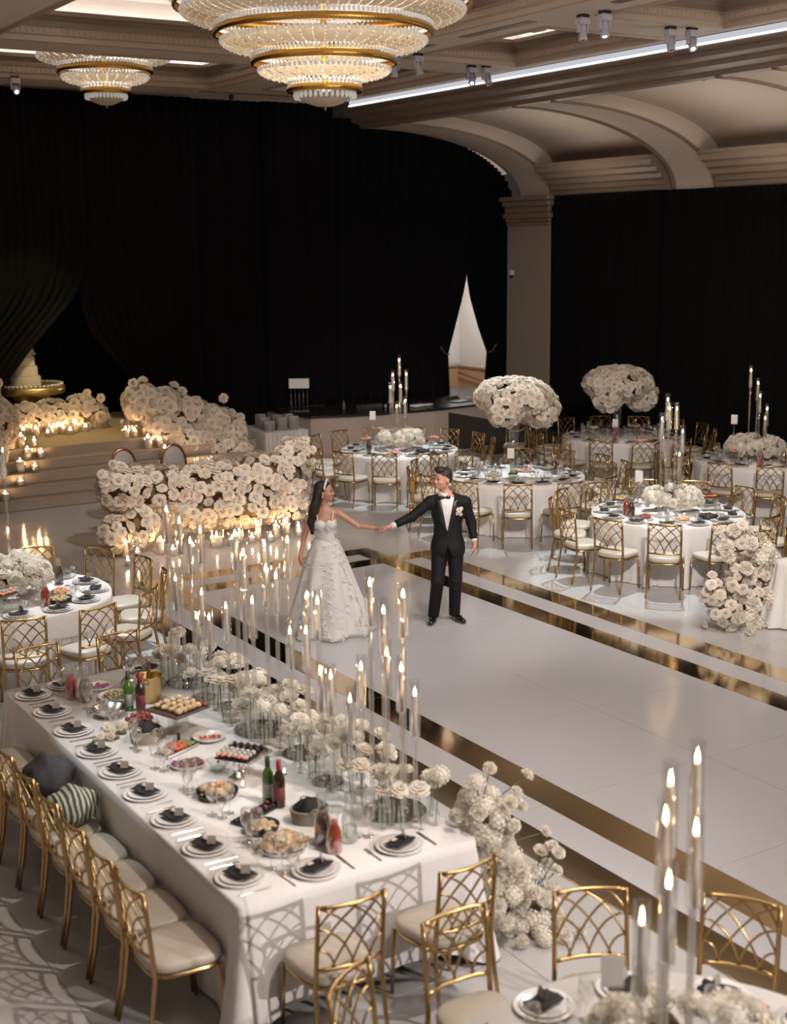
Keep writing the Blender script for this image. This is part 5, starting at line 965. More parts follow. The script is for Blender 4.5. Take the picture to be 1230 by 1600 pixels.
# platform things
t = thing('acrylic_sign_stand', 'white block sign raised on thin clear rods on the platform', 'sign', (13.16, 24.44, .83), -.5); obj('sign_block', MB().box((0, 0, .57), (.42, .10, .20), 0, .006), CARD, t, False)
for x in np.linspace(-.17, .17, 5): obj('rod', MB().tube([(x, 0, .02), (x, 0, .47)], .007, 6), ACRYL, t)
obj('base', MB().box((0, 0, .01), (.42, .14, .02), 0, .004), ACRYL, t, False)
tag(obj('small_bottle', MB().lathe([(0, 0), (.035, 0), (.035, .11), (.014, .15), (.014, .20), (0, .2)], 14), GREYD, None, True, (14.0, 24.05, .83)), 'small dark bottle standing on the platform edge', 'bottle')
CH = MB().lathe([(0, 0), (.03, 0), (.04, .10), (.038, .10), (.028, .008), (0, .006)], 14).mesh('short_tumbler'); CH.materials.append(GLASSV)
for i in range(14): o = bpy.data.objects.new('short_tumbler', CH); COL.objects.link(o); o.location = (14.2 + .085 * (i % 7), 23.72 + .09 * (i // 7) - .0 * (i % 7), .83); tag(o, 'glass tumbler on the platform edge, %s in the %s row' % (ORD[i % 7], ('front', 'rear')[i // 7]), 'glass', 'tumblers in rows on the platform')
t = thing('headphones', 'black headphones lying on the platform beside the tumblers', 'headphones', (14.92, 23.75, .83)); obj('headband', MB().tube([(.08 * math.cos(a), 0, .03 + .09 * math.sin(a)) for a in np.linspace(0, PI, 12)], .012, 6), BLACKP, t)
for s in (-1, 1): obj('ear_cup', MB().ell((s * .08, 0, .04), (.022, .04, .04), 10, 6), FIXT, t)
t = thing('folded_towel', 'white folded napkins lying on the platform behind the tapers', 'napkin', (15.5, 23.5, .83), .2); obj('fold', MB().box((0, 0, .03), (.36, .2, .055), 0, .02), CARD, t); obj('fold', MB().box((.3, .02, .02), (.25, .16, .04), .2, .015), CARD, t)
t = thing('laptop', 'open dark laptop on the platform before the corridor gap', 'laptop', (16.75, 23.75, .83), .3); obj('keyboard_deck', MB().box((0, 0, .012), (.46, .30, .02), 0, .005), BLACKP, t, False); obj('screen', MB().add([(-.23, .15, .02), (.23, .15, .02), (.23, .25, .1), (-.23, .25, .1), (-.23, .165, .02), (.23, .165, .02), (.23, .262, .095), (-.23, .262, .095)], [(0, 1, 2, 3), (7, 6, 5, 4), (0, 4, 5, 1), (1, 5, 6, 2), (2, 6, 7, 3), (3, 7, 4, 0)]), BLACKP, t, False)
t = thing('control_desk', 'pale mixing desk top at the end of the platform under the gap', 'mixing desk', (17.35, 23.75, .83)); obj('desk_body', MB().box((0, 0, .03), (.6, .45, .06), .1, .01), FIXT, t, False); obj('fader_strip', MB().box((0, 0, .065), (.5, .3, .012), .1, .004), BLACKP, t, False)
t = thing('draped_ramp', 'dark draped ramp sloping down from the platform behind the tall rose vase', 'ramp', (17.2, 22.2, 0)); OLIVE = mat('dark_olive_drape', (.045, .042, .035), .7, 0, (.025, .024, .02), 4)
obj('cover', MB().add([(-1.2, -.6, 0), (1.3, -.6, 0), (1.3, .9, 0), (-1.2, .9, 0), (-1.2, -.6, .72), (1.3, -.6, .12), (1.3, .9, .12), (-1.2, .9, .72)], [(0, 1, 5, 4), (1, 2, 6, 5), (2, 3, 7, 6), (3, 0, 4, 7), (4, 5, 6, 7)]), OLIVE, t, False); obj('cover_edge', MB().tube([(-1.2, -.6, .73), (1.3, -.6, .13)], .03, 6), OLIVE, t)
t = thing('hoop_chair', 'gold hoop-back chair in the dark beyond the tall rose table', 'chair', (15.35, 19.95, 0), 2.4)
obj('back_hoop', MB().tube([(.24 * math.cos(a), -.22, .95 + .26 * math.sin(a)) for a in np.linspace(0, 2 * PI, 26, False)], .014, 6, True), GOLD, t); obj('seat', MB().box((0, 0, .45), (.42, .42, .06), 0, .02), IVORY, t)
for sx in (-1, 1):
    obj('leg', MB().tube([(sx * .18, -.2, .75), (sx * .19, -.2, 0)], .013, 6), GOLD, t); obj('leg', MB().tube([(sx * .18, .18, .43), (sx * .19, .19, 0)], .013, 6), GOLD, t)
# ================================================================== the couple: smooth bodies grown as one surface each
class SDF:
    def __init__(s, lo, hi, h):
        s.lo = np.array(lo, float); s.h = h; s.n = np.ceil((np.array(hi) - s.lo) / h).astype(int) + 1; s.d = np.full(s.n, .5, np.float32)
    def _win(s, a, b, m):
        i0 = np.maximum(0, np.floor((np.minimum(a, b) - m - s.lo) / s.h).astype(int)); i1 = np.minimum(s.n, np.ceil((np.maximum(a, b) + m - s.lo) / s.h).astype(int) + 1)
        if np.any(i1 <= i0): return None, None
        ax = [s.lo[k] + s.h * np.arange(i0[k], i1[k]) for k in range(3)]; g = np.meshgrid(*ax, indexing='ij'); return tuple(slice(i0[k], i1[k]) for k in range(3)), g
    def _mix(s, w, d, k, sub=False):
        a = s.d[w]
        if sub: d = -d; hh = np.clip(.5 - .5 * (a - d) / k, 0, 1); s.d[w] = a + (d - a) * hh + k * hh * (1 - hh); return
        hh = np.clip(.5 + .5 * (a - d) / k, 0, 1); s.d[w] = a + (d - a) * hh - k * hh * (1 - hh)
    def cap(s, p0, p1, r0, r1, k=.02, flat=None):
        p0, p1 = np.array(p0, float), np.array(p1, float); R = max(r0, r1); w, g = s._win(p0, p1, R + .08 + k)
        if w is None: return s
        v = p1 - p0; L = max(1e-9, v @ v); q = [g[i] - p0[i] for i in range(3)]; t = np.clip((q[0] * v[0] + q[1] * v[1] + q[2] * v[2]) / L, 0, 1)
        e = [q[i] - t * v[i] for i in range(3)]
        if flat is not None: e[1] = e[1] / flat
        s._mix(w, np.sqrt(e[0] ** 2 + e[1] ** 2 + e[2] ** 2) - (r0 + (r1 - r0) * t), k); return s
    def ell(s, c, r, k=.02, sub=False, rot=0.0):
        c, r = np.array(c, float), np.array(r, float); m = r.max(); w, g = s._win(c, c, m + .08 + k)
        if w is None: return s
        q = [g[i] - c[i] for i in range(3)]
        if rot: ca, sa = math.cos(rot), math.sin(rot); q[0], q[1] = ca * q[0] + sa * q[1], -sa * q[0] + ca * q[1]
        k0 = np.sqrt((q[0] / r[0]) ** 2 + (q[1] / r[1]) ** 2 + (q[2] / r[2]) ** 2); k1 = np.sqrt((q[0] / r[0] ** 2) ** 2 + (q[1] / r[1] ** 2) ** 2 + (q[2] / r[2] ** 2) ** 2) + 1e-9
        s._mix(w, k0 * (k0 - 1) / k1, k, sub); return s
    def mesh(s, name, cut=None):
        d = s.d
        if cut is not None:
            ax = [s.lo[k] + s.h * np.arange(s.n[k]) for k in range(3)]; g = np.meshgrid(*ax, indexing='ij'); d = np.maximum(d, cut(*g))
        n = d.shape; neg = d < 0; c = np.zeros((n[0] - 1, n[1] - 1, n[2] - 1), np.int32); P = np.zeros(c.shape + (3,)); cnt = np.zeros(c.shape)
        sl = lambda o: tuple(slice(o[k], n[k] - 1 + o[k]) for k in range(3)); cor = [(i, j, k) for i in (0, 1) for j in (0, 1) for k in (0, 1)]
        for a in cor:
            for ax in range(3):
                if a[ax]: continue
                b = list(a); b[ax] = 1; b = tuple(b); da, db = d[sl(a)], d[sl(b)]; m = (da < 0) != (db < 0); t = np.where(m, da / np.where(m, da - db, 1), 0)
                for k in range(3): P[..., k] += np.where(m, a[k] + (t if k == ax else 0), 0)
                cnt += m
        act = cnt > 0; idx = -np.ones(c.shape, np.int64); idx[act] = np.arange(act.sum()); I = np.argwhere(act); V = (I + P[act] / cnt[act][:, None]) * s.h + s.lo; F_ = []
        for ax in range(3):
            o1, o2 = (ax + 1) % 3, (ax + 2) % 3; a = [slice(None)] * 3; b = [slice(None)] * 3; a[ax] = slice(0, -1); b[ax] = slice(1, None); A, B = neg[tuple(a)], neg[tuple(b)]; E_ = np.argwhere(A != B)
            for e in (E_,):
                ok = (e[:, o1] > 0) & (e[:, o2] > 0) & (e[:, o1] < n[o1] - 1) & (e[:, o2] < n[o2] - 1); e = e[ok]; q = []
                for d1, d2 in ((-1, -1), (0, -1), (0, 0), (-1, 0)): f = e.copy(); f[:, o1] += d1; f[:, o2] += d2; q.append(idx[f[:, 0], f[:, 1], f[:, 2]])
                q = np.stack(q, 1); fl_ = A[e[:, 0], e[:, 1], e[:, 2]]; q = np.where(fl_[:, None], q, q[:, ::-1]); F_.append(q)
        F_ = np.concatenate(F_); F_ = F_[(F_ >= 0).all(1)]
        me = bpy.data.meshes.new(name); me.vertices.add(len(V)); me.vertices.foreach_set('co', V.astype(np.float32).ravel()); me.loops.add(F_.size); me.loops.foreach_set('vertex_index', F_.astype(np.int32).ravel()); me.polygons.add(len(F_)); me.polygons.foreach_set('loop_start', np.arange(0, F_.size, 4, dtype=np.int32)); me.polygons.foreach_set('use_smooth', np.ones(len(F_), bool)); me.update(calc_edges=True); me.validate(); return me
SKIN1 = mat('skin_tan', (.56, .29, .19), .45, 0, (.52, .26, .165), 6, sss=.15); SKIN2 = mat('skin_rosy', (.58, .29, .21), .45, 0, (.54, .25, .18), 6, sss=.15)
HAIRB = mat('dark_brown_hair', (.020, .011, .008), .38, 0, (.035, .018, .012), 5, .5, 60, stretch=(9, 9, .7)); HAIRG = mat('black_short_hair', (.016, .012, .010), .5, 0, (.03, .02, .015), 40, .5, 160)
TUX = mat('black_tuxedo_wool', (.006, .006, .0065), .7, 0, (.009, .009, .0095), 40, .1, 400, spec=.25); SATN = mat('black_satin_lapel', (.010, .010, .011), .32); SHIRT = mat('white_dress_shirt', (.78, .74, .72), .7, 0, (.72, .68, .66), 12); SHOE = mat('black_patent_shoe', (.008, .008, .008), .08, coat=.8)
GOWN = mat('white_tulle_gown', (.80, .76, .73), .8, 0, (.75, .71, .69), 16, .04, 60); LACE = mat('white_lace_applique', (.86, .83, .80), .7, 0, (.8, .77, .74), 30); LIP = mat('rose_lip', (.42, .10, .09), .4); EYEW = mat('dark_eye', (.02, .015, .012), .2)
def frame(x, y):
    d = Vector((x, y, 0)).normalized(); return math.atan2(-d.x, d.y)      # local +x = to the viewer's right, local -y = towards the viewer
def to_local(o, p): return o.matrix_basis.inverted() @ Vector(p)
HANDS = Vector((7.645, 12.335, 1.125))
def head(s, c, yaw, f=1.0, jaw=1.0, k=.012):
    "c: centre of the skull; yaw: direction the nose points in the local xy plane"
    n = np.array([math.cos(yaw), math.sin(yaw), 0]); u = np.array([-n[1], n[0], 0]); z = np.array([0, 0, 1.]); A = lambda a, b, w: np.array(c) + (n * a + u * b + z * w) * f
    s.ell(A(-.012, 0, .03), (.096 * f, .077 * f, .092 * f), k, rot=yaw); s.ell(A(.022, 0, -.035), (.068 * f, .062 * f * jaw, .085 * f), .02, rot=yaw); s.ell(A(.062, 0, -.085), (.026 * f, .026 * f * jaw, .022 * f), .02)      # skull, face, chin
    s.cap(A(.088, 0, .012), A(.106, 0, -.026), .009 * f, .0145 * f, .010); s.ell(A(.100, .011, -.030), (.009 * f,) * 3, .006); s.ell(A(.100, -.011, -.030), (.009 * f,) * 3, .006)                                          # nose
    s.cap(A(.086, -.035, .026), A(.086, .035, .026), .011 * f, .011 * f, .012)                                                                                                                                               # brow
    for q in (-1, 1): s.ell(A(.092, q * .031, .005), (.014 * f, .017 * f, .010 * f), .008, True); s.ell(A(.060, q * .042, -.028), (.026 * f, .022 * f, .022 * f), .016); s.ell(A(-.012, q * .079, -.012), (.020 * f, .009 * f, .030 * f), .006, rot=yaw)  # eye hollows, cheeks, ears
    s.ell(A(.088, 0, -.058), (.012 * f, .024 * f, .011 * f), .008, rot=yaw); return A
def hand(s, wrist, d, palm, side, r=1.0, curl=.5, spread=.16):
    """wrist point, d = pointing direction, palm = normal the palm faces, side = towards the thumb; fingers separate and unequal"""
    d, palm, side = (np.array(Vector(v).normalized()) for v in (d, palm, side)); w = np.array(wrist, float)
    s.cap(w, w + d * .045 * r, .023 * r, .026 * r, .012); s.cap(w + d * .035 * r + side * .018 * r, w + d * .085 * r + side * .022 * r, .017 * r, .014 * r, .012); s.cap(w + d * .035 * r - side * .016 * r, w + d * .08 * r - side * .022 * r, .017 * r, .013 * r, .012)
    for i, (o, L) in enumerate(((.030, .066), (.010, .074), (-.010, .069), (-.029, .054))):
        p = w + d * (.088 - .004 * abs(i - 1)) * r + side * o * r; dd = d + side * o * spread * 6; dd = dd / np.linalg.norm(dd); a = 0
        for j, q in enumerate((.42, .32, .26)):
            a += curl * (.5, .8, .6)[j]; e = dd * math.cos(a) + palm * math.sin(a); p2 = p + e * L * q * r; s.cap(p, p2, (.0098, .0088, .0078)[j] * r, (.0088, .0078, .0066)[j] * r, .004); p = p2
    p = w + d * .028 * r + side * .024 * r
    for j, (q, m) in enumerate(((.036, .75), (.030, .45), (.024, .2))): e = d * (1 - m * .6) + side * m + palm * .35; e = e / np.linalg.norm(e); p2 = p + e * q * r; s.cap(p, p2, (.0135, .011, .0095)[j] * r, (.011, .0095, .008)[j] * r, .006); p = p2
def face_bits(o, A, f, m_lip, brow=True):
    # A works in the figure's local frame
    for q in (-1, 1):
        p = A(.0865, q * .031, .006); obj('eye', MB().ell(tuple(p), (.0085 * f, .0085 * f, .0060 * f), 8, 6), EYEW, o)
        if brow: obj('eyebrow', MB().tube([tuple(A(.094, q * .016, .030)), tuple(A(.092, q * .032, .036)), tuple(A(.078, q * .048, .031))], [.0035 * f, .004 * f, .002 * f], 6), HAIRB, o)
    obj('lips', MB().tube([tuple(A(.0945, -.021, -.0585)), tuple(A(.1015, 0, -.060)), tuple(A(.0945, .021, -.0585))], [.002, .0055 * f, .002], 6), m_lip, o)
# ---------------- groom
G_ = thing('person', 'man in a black tuxedo with bow tie, walking and holding hands with the bride', 'person', (8.37, 12.10, 0), frame(8.37, 12.10))
bpy.context.view_layer.update(); hg = np.array(to_local(G_, HANDS)); hg = hg + np.array([.012, 0, 0])
b = SDF((-.85, -.45, -.02), (.45, .40, 1.84), .0085)
HC = (-.055, -.02, 1.652); yawG = math.radians(218)
An = head(b, HC, yawG, 1.0, 1.08)
b.cap((-.03, .012, 1.46), (-.045, .0, 1.58), .056, .054, .02)
Sh = {-1: (-.192, -.005, 1.392), 1: (.192, .0, 1.385)}
for sg in (-1, 1): b.cap((0, .01, 1.45), Sh[sg], .055, .055, .05)
b.ell((0, 0, 1.27), (.165, .105, .19), .05); b.ell((0, 0, 1.06), (.14, .095, .15), .05); b.ell((0, .01, .93), (.16, .11, .12), .05)
eL = (-.40, -.07, 1.235); wL = hg + np.array([.075, .012, .022])
b.cap(Sh[-1], eL, .050, .040, .02); b.cap(eL, wL, .038, .027, .015)
eR = (.262, .03, 1.15); wR = (.300, -.03, .93)
b.cap(Sh[1], eR, .050, .040, .02); b.cap(eR, wR, .037, .027, .015)
hand(b, wL, hg - wL + np.array([-.02, 0, 0]), (0, -.3, -1), (.1, -1, .3), 1.0, .75); hand(b, wR, (.02, -.05, -1), (-1, -.1, 0), (0, -1, -.1), 1.0, .55)
kn = {-1: (-.115, -.10, .50), 1: (.085, -.03, .50)}; an = {-1: (-.165, -.02, .10), 1: (.075, .06, .10)}; hip = {-1: (-.09, 0, .90), 1: (.09, 0, .90)}
for sg in (-1, 1): b.cap(hip[sg], kn[sg], .082, .055, .02); b.cap(kn[sg], an[sg], .052, .036, .015); b.cap(an[sg], (an[sg][0], an[sg][1], .05), .036, .036, .01)
bo = obj('body', b.mesh('body'), SKIN2, G_)
face_bits(G_, An, 1.0, LIP)
h = SDF((-.22, -.2, 1.5), (.12, .2, 1.84), .006); n_ = np.array([math.cos(yawG), math.sin(yawG), 0])
h.ell(np.array(HC) + n_ * -.022 + np.array([0, 0, .05]), (.100, .085, .088), .01, rot=yawG); h.ell(np.array(HC) + n_ * .045 + np.array([0, 0, .115]), (.058, .068, .034), .02, rot=yawG); h.ell(np.array(HC) + n_ * -.060 + np.array([0, 0, -.0]), (.05, .072, .075), .02, rot=yawG)
def cutg(x, y, z):
    a = (x - HC[0]) * n_[0] + (y - HC[1]) * n_[1]; return np.maximum(.045 - (z - HC[2]) + .9 * np.clip(a - .04, 0, .1) - .9 * np.clip(.02 - a, 0, .12), -1)
obj('hair', h.mesh('hair', cutg), HAIRG, G_)
# trousers
tr = SDF((-.35, -.3, .0), (.35, .3, 1.05), .009)
for sg in (-1, 1): tr.cap(hip[sg], kn[sg], .098, .074, .03); tr.cap(kn[sg], (an[sg][0], an[sg][1] - .005, .085), .074, .064, .02)
tr.ell((0, .01, .94), (.165, .12, .12), .03); obj('trousers', tr.mesh('trousers', lambda x, y, z: .062 - z), TUX, G_)
for sg in (-1, 1):
    s = SDF((an[sg][0] - .16, an[sg][1] - .32, -.01), (an[sg][0] + .16, an[sg][1] + .14, .16), .006); dx = -.03 if sg < 0 else .10
    s.cap((an[sg][0], an[sg][1] + .03, .045), (an[sg][0] + dx * .5, an[sg][1] - .10, .045), .042, .044, .02); s.cap((an[sg][0] + dx * .5, an[sg][1] - .09, .04), (an[sg][0] + dx, an[sg][1] - .18, .034), .044, .033, .02); s.cap((an[sg][0], an[sg][1], .06), (an[sg][0], an[sg][1], .09), .044, .046, .02)
    obj('shoe', s.mesh('shoe', lambda x, y, z: .008 - z), SHOE, G_)
# jacket: one shell over torso and both arms, open in a V at the front
jk = SDF((-.80, -.42, .72), (.48, .4, 1.56), .008)
for sg in (-1, 1): jk.cap((0, .015, 1.44), (Sh[sg][0] * 1.04, Sh[sg][1], Sh[sg][2] + .003), .074, .060, .04)
jk.ell((0, 0, 1.27), (.188, .125, .20), .05); jk.ell((0, 0, 1.08), (.160, .118, .15), .05); jk.ell((0, .0, .93), (.182, .130, .16), .05); jk.cap((-.06, -.0, .84), (.06, 0, .84), .135, .135, .05)
uL = np.array(wL) + (np.array(eL) - np.array(wL)) * .32; uR = np.array(wR) + (np.array(eR) - np.array(wR)) * .30
jk.cap(Sh[-1], eL, .064, .054, .03); jk.cap(eL, uL, .056, .043, .02); jk.cap(Sh[1], eR, .064, .055, .03); jk.cap(eR, uR, .057, .044, .02)
def cutj(x, y, z):
    v = np.maximum(np.maximum(np.abs(x + .005) - .075 * np.clip((z - 1.06) / .38, 0, 1), 1.06 - z), y + .03)      # the V of the shirt front
    slit = np.maximum(np.maximum(np.abs(x - .0) - .05 * np.clip((.92 - z) / .16, 0, 1), z - .93), y + .02)
    bottom = .785 - z; neck = np.maximum(1.475 - z - .0, 0) * 0 + np.where(np.hypot(x + .03, y - .012) < .082, z - 1.458, -1); return np.maximum(np.maximum(np.maximum(-v, -slit * 1.0), bottom), neck)
obj('jacket', jk.mesh('jacket', cutj), TUX, G_)
sh = SDF((-.2, -.2, .95), (.2, .2, 1.56), .007); sh.ell((0, 0, 1.27), (.172, .114, .19), .05); sh.ell((0, 0, 1.08), (.148, .108, .15), .05); sh.cap((-.028, .012, 1.44), (-.038, .004, 1.515), .070, .066, .03); sh.cap((0, .012, 1.43), (-.15, 0, 1.385), .060, .050, .04); sh.cap((0, .012, 1.43), (.15, 0, 1.38), .060, .050, .04); sh.ell((-.01, -.02, 1.37), (.12, .085, .09), .04); obj('shirt', sh.mesh('shirt', lambda x, y, z: np.maximum(z - (1.508 - .5 * np.clip(-.03 - y, 0, .03)), 1.0 - z)), SHIRT, G_)
for sg in (-1, 1):   # satin lapels laid along the V
    def Pl(u, v, sg=sg):
        z = 1.06 + .385 * v; x0 = sg * .076 * v; w = .062 * math.sin(min(1, v * 1.35) * PI * .62) + .004; x = x0 + sg * w * u - .005
        y = -.126 * math.sqrt(max(.05, 1 - (x / .19) ** 2)) * (1 - .42 * v ** 4) - .012 - .004 * math.sin(u * PI); return (x, y, z)
    o = obj('lapel', MB().grid(Pl, 4, 10), SATN, G_); o.modifiers.new('thickness', 'SOLIDIFY').thickness = .005
bt = SDF((-.1, -.14, 1.40), (.06, -.04, 1.52), .004)
for sg in (-1, 1): bt.ell((-.032 + sg * .036, -.084, 1.458), (.030, .012, .021), .006)
bt.ell((-.032, -.09, 1.458), (.010, .012, .012), .004); obj('bow_tie', bt.mesh('bow_tie'), SATN, G_)
for nm, p, q in (('shirt_cuff', wL, eL), ('shirt_cuff', wR, eR)):
    p, q = Vector(p), Vector(q); d = (q - p); obj(nm, MB().tube([p + d * .05, p + d * .34], .0345, 14), SHIRT, G_)
for z in (1.03,): obj('jacket_button', MB().ell((.0, -.125, z), (.008, .004, .008), 8, 5), SATN, G_)
bq = Vector((.125, -.105, 1.315)); obj('boutonniere', ROSES[0], None, G_).matrix_local = Matrix.Translation(bq) @ rot_to((.2, -1, .3)) @ Matrix.Scale(.034, 4)
for k, (dx, dz) in enumerate(((-.02, -.035), (.02, -.045), (.025, .02))): obj('boutonniere', ROSES[k % 3], None, G_).matrix_local = Matrix.Translation(bq + Vector((dx, -.005, dz))) @ rot_to((dx * 10, -1, dz * 8)) @ Matrix.Scale(.022, 4)
# ---------------- bride
B_ = thing('person', 'woman in a white bridal gown with headband, turning to the man who holds her hand', 'person', (7.08, 12.50, 0), frame(7.08, 12.50))
bpy.context.view_layer.update(); hb = np.array(to_local(B_, HANDS)) + np.array([-.012, -.01, -.005])
b = SDF((-.45, -.4, -.02), (.80, .40, 1.76), .008); HB = (-.055, -.01, 1.588); yawB = math.radians(-12)
Ab = head(b, HB, yawB, .93, .93)
b.cap((-.065, .012, 1.40), (-.068, .0, 1.52), .044, .042, .02)
Sb = {-1: (-.205, -.005, 1.345), 1: (.09, -.01, 1.345)}; cx = -.058
for sg in (-1, 1): b.cap((cx, .008, 1.38), Sb[sg], .040, .038, .04)
b.ell((cx, 0, 1.25), (.125, .085, .14), .04); b.ell((cx, 0, 1.08), (.098, .075, .13), .04); b.ell((cx, .0, .93), (.15, .115, .13), .05)
for sg in (-1, 1): b.ell((cx + sg * .055, -.075, 1.235), (.056, .05, .055), .03)
eB = (.30, -.03, 1.20); wB = hb + np.array([-.08, .01, .02]); b.cap(Sb[1], eB, .038, .030, .015); b.cap(eB, wB, .030, .021, .012)
eC = (-.285, .02, 1.10); wC = (-.335, -.06, .885); b.cap(Sb[-1], eC, .038, .031, .015); b.cap(eC, wC, .031, .021, .012)
hand(b, wB, hb - wB + np.array([.02, 0, 0]), (0, -.3, 1), (0, -1, .2), .88, .8); hand(b, wC, (-.05, -.12, -1), (1, -.1, 0), (.1, -1, -.1), .88, .75)
for sg in (-1, 1): b.cap((cx + sg * .075, 0, .90), (cx + sg * .07, -.02, .48), .085, .05, .02); b.cap((cx + sg * .07, -.02, .48), (cx + sg * .06, 0, .09), .048, .03, .015); b.cap((cx + sg * .06, .02, .05), (cx + sg * .06, -.13, .035), .03, .028, .01)
obj('body', b.mesh('body'), SKIN1, B_); face_bits(B_, Ab, .93, LIP)
nb = np.array([math.cos(yawB), math.sin(yawB), 0])
h = SDF((-.38, -.22, 1.0), (.12, .22, 1.76), .007); c = np.array(HB)
h.ell(c + nb * -.022 + (0, 0, .042), (.098, .082, .084), .01, rot=yawB); h.ell(c + nb * -.065 + (0, 0, -.03), (.062, .076, .095), .03, rot=yawB)
for p, q, r0, r1 in (((-.135, -.03, 1.56), (-.175, -.045, 1.40), .05, .055), ((-.175, -.045, 1.40), (-.205, -.02, 1.25), .055, .045), ((-.205, -.02, 1.25), (-.20, .03, 1.12), .045, .02), ((-.11, .05, 1.55), (-.16, .07, 1.36), .055, .06), ((-.16, .07, 1.36), (-.185, .07, 1.16), .06, .03), ((-.12, -.065, 1.58), (-.16, -.085, 1.45), .035, .035), ((-.16, -.085, 1.45), (-.185, -.07, 1.33), .035, .02)): h.cap(p, q, r0, r1, .03)
def cutb(x, y, z):
    a = (x - HB[0]) * nb[0] + (y - HB[1]) * nb[1]; s_ = np.abs(-(x - HB[0]) * nb[1] + (y - HB[1]) * nb[0]); return np.where(z > 1.47, np.maximum(a - .012 - .85 * np.clip(z - HB[2] - .028, 0, .09), -1) , -1)
obj('hair', h.mesh('hair', cutb), HAIRB, B_)
hbm = MB().tube([tuple(c + nb * (.012 + .016 * math.cos(t)) + np.array([-nb[1], nb[0], 0]) * .086 * math.sin(t) * 1.0 + np.array([0, 0, .036 + .096 * math.cos(t)])) for t in np.linspace(-1.55, 1.55, 16)], .0125, 8); obj('headband', hbm, mat('pearl_headband', (.74, .72, .72), .35, 0, (.66, .64, .64), 80, .3, 200), B_)
obj('earring', MB().ell(tuple(Ab(-.01, -.084, -.05)), (.007, .007, .012), 8, 6), CERAM, B_)
bd = SDF((-.26, -.2, .88), (.14, .18, 1.34), .0065)
bd.ell((cx, 0, 1.24), (.132, .094, .13), .04); bd.ell((cx, 0, 1.08), (.106, .084, .13), .04); bd.ell((cx, 0, .94), (.158, .124, .13), .05)
for sg in (-1, 1): bd.ell((cx + sg * .055, -.077, 1.235), (.062, .056, .060), .03)
obj('bodice', bd.mesh('bodice', lambda x, y, z: np.maximum(z - (1.285 - .9 * np.clip(.035 - np.abs(x - cx), 0, .05) * (y < 0) - .16 * np.clip(np.abs(x - cx) - .075, 0, .1) - .5 * np.clip(y, 0, .1)), .93 - z)), GOWN, B_)
for sg in (-1, 1): obj('shoulder_strap', MB().tube([(cx + sg * .075, -.112, 1.275), (cx + sg * .088, -.075, 1.345), (cx + sg * .092, -.01, 1.392), (cx + sg * .085, .05, 1.36), (cx + sg * .07, .085, 1.26)], .007, 6), GOWN, B_)
def skirt(u, v):
    a = 2 * PI * u; z = 1.045 * (1 - v) + .006; f = math.sin(a * 9 + 1.2 * math.sin(a * 2) + 2 * v) * .5 + .5; fr = v ** .75
    rx = .112 + .30 * fr + .095 * (f - .4) * v ** 1.2 + .014 * math.sin(a * 23) * v * v; ry = .092 + .33 * fr + .095 * (f - .4) * v ** 1.2
    tr_ = max(0, math.cos(a + .0)) * .07 * v ** 3; tl = max(0, -math.cos(a)) * .02 * v; k = max(0, math.sin(a)) * .26 * v ** 3
    return (cx + (rx + tr_ - tl) * math.cos(a), (ry + k) * math.sin(a), z)
sk = obj('skirt', MB().grid(skirt, 150, 26, True), GOWN, B_); sk.modifiers.new('thickness', 'SOLIDIFY').thickness = .006
ov = obj('overskirt', MB().grid(lambda u, v: (lambda p: (cx + (p[0] - cx) * 1.045, p[1] * 1.05, p[2] + .012))(skirt(.30 + .88 * u, v * .99)), 110, 24), GOWN, B_); ov.modifiers.new('thickness', 'SOLIDIFY').thickness = .004
lm = MB(); rl = random.Random(5)
for k in range(520):
    u = rl.random(); q = rl.random()
    if q < .42: v = rl.uniform(.80, .99)
    elif q < .72: v = rl.uniform(.0, .32)
    else: v = rl.uniform(.2, .9); u = rl.choice((.60, .72, .78, .90)) + rl.gauss(0, .02)
    p = Vector(skirt(u % 1, v)); p = Vector((cx + (p.x - cx) * 1.06, p.y * 1.065, p.z + .01)); d = Vector((p.x - cx, p.y, .25)).normalized(); t1 = d.orthogonal().normalized(); t1 = Matrix.Rotation(rl.random() * 6, 3, d) @ t1; t2 = d.cross(t1); s = rl.uniform(.010, .022)
    for e in range(4):
        A = t1 * math.cos(e * PI / 2) + t2 * math.sin(e * PI / 2); B2 = d.cross(A); lm.add([p, p + A * s + B2 * s * .5 + d * .006, p + A * s * 1.7 + d * .003, p + A * s - B2 * s * .5 + d * .006], [(0, 1, 2, 3)])
for k in range(90):
    a = rl.uniform(PI, 2 * PI); z = rl.uniform(.95, 1.27); p = Vector((cx + .128 * math.cos(a), .11 * math.sin(a) - (.02 if z > 1.18 else 0), z)); d = Vector((math.cos(a), math.sin(a), .1)).normalized(); t1 = d.orthogonal().normalized(); t2 = d.cross(t1); s = rl.uniform(.008, .015)
    for e in range(4):
        A = t1 * math.cos(e * PI / 2 + k) + t2 * math.sin(e * PI / 2 + k); B2 = d.cross(A); lm.add([p, p + A * s + B2 * s * .5 + d * .004, p + A * s * 1.7, p + A * s - B2 * s * .5 + d * .004], [(0, 1, 2, 3)])
obj('lace_applique', lm, LACE, B_)['kind'] = 'stuff'
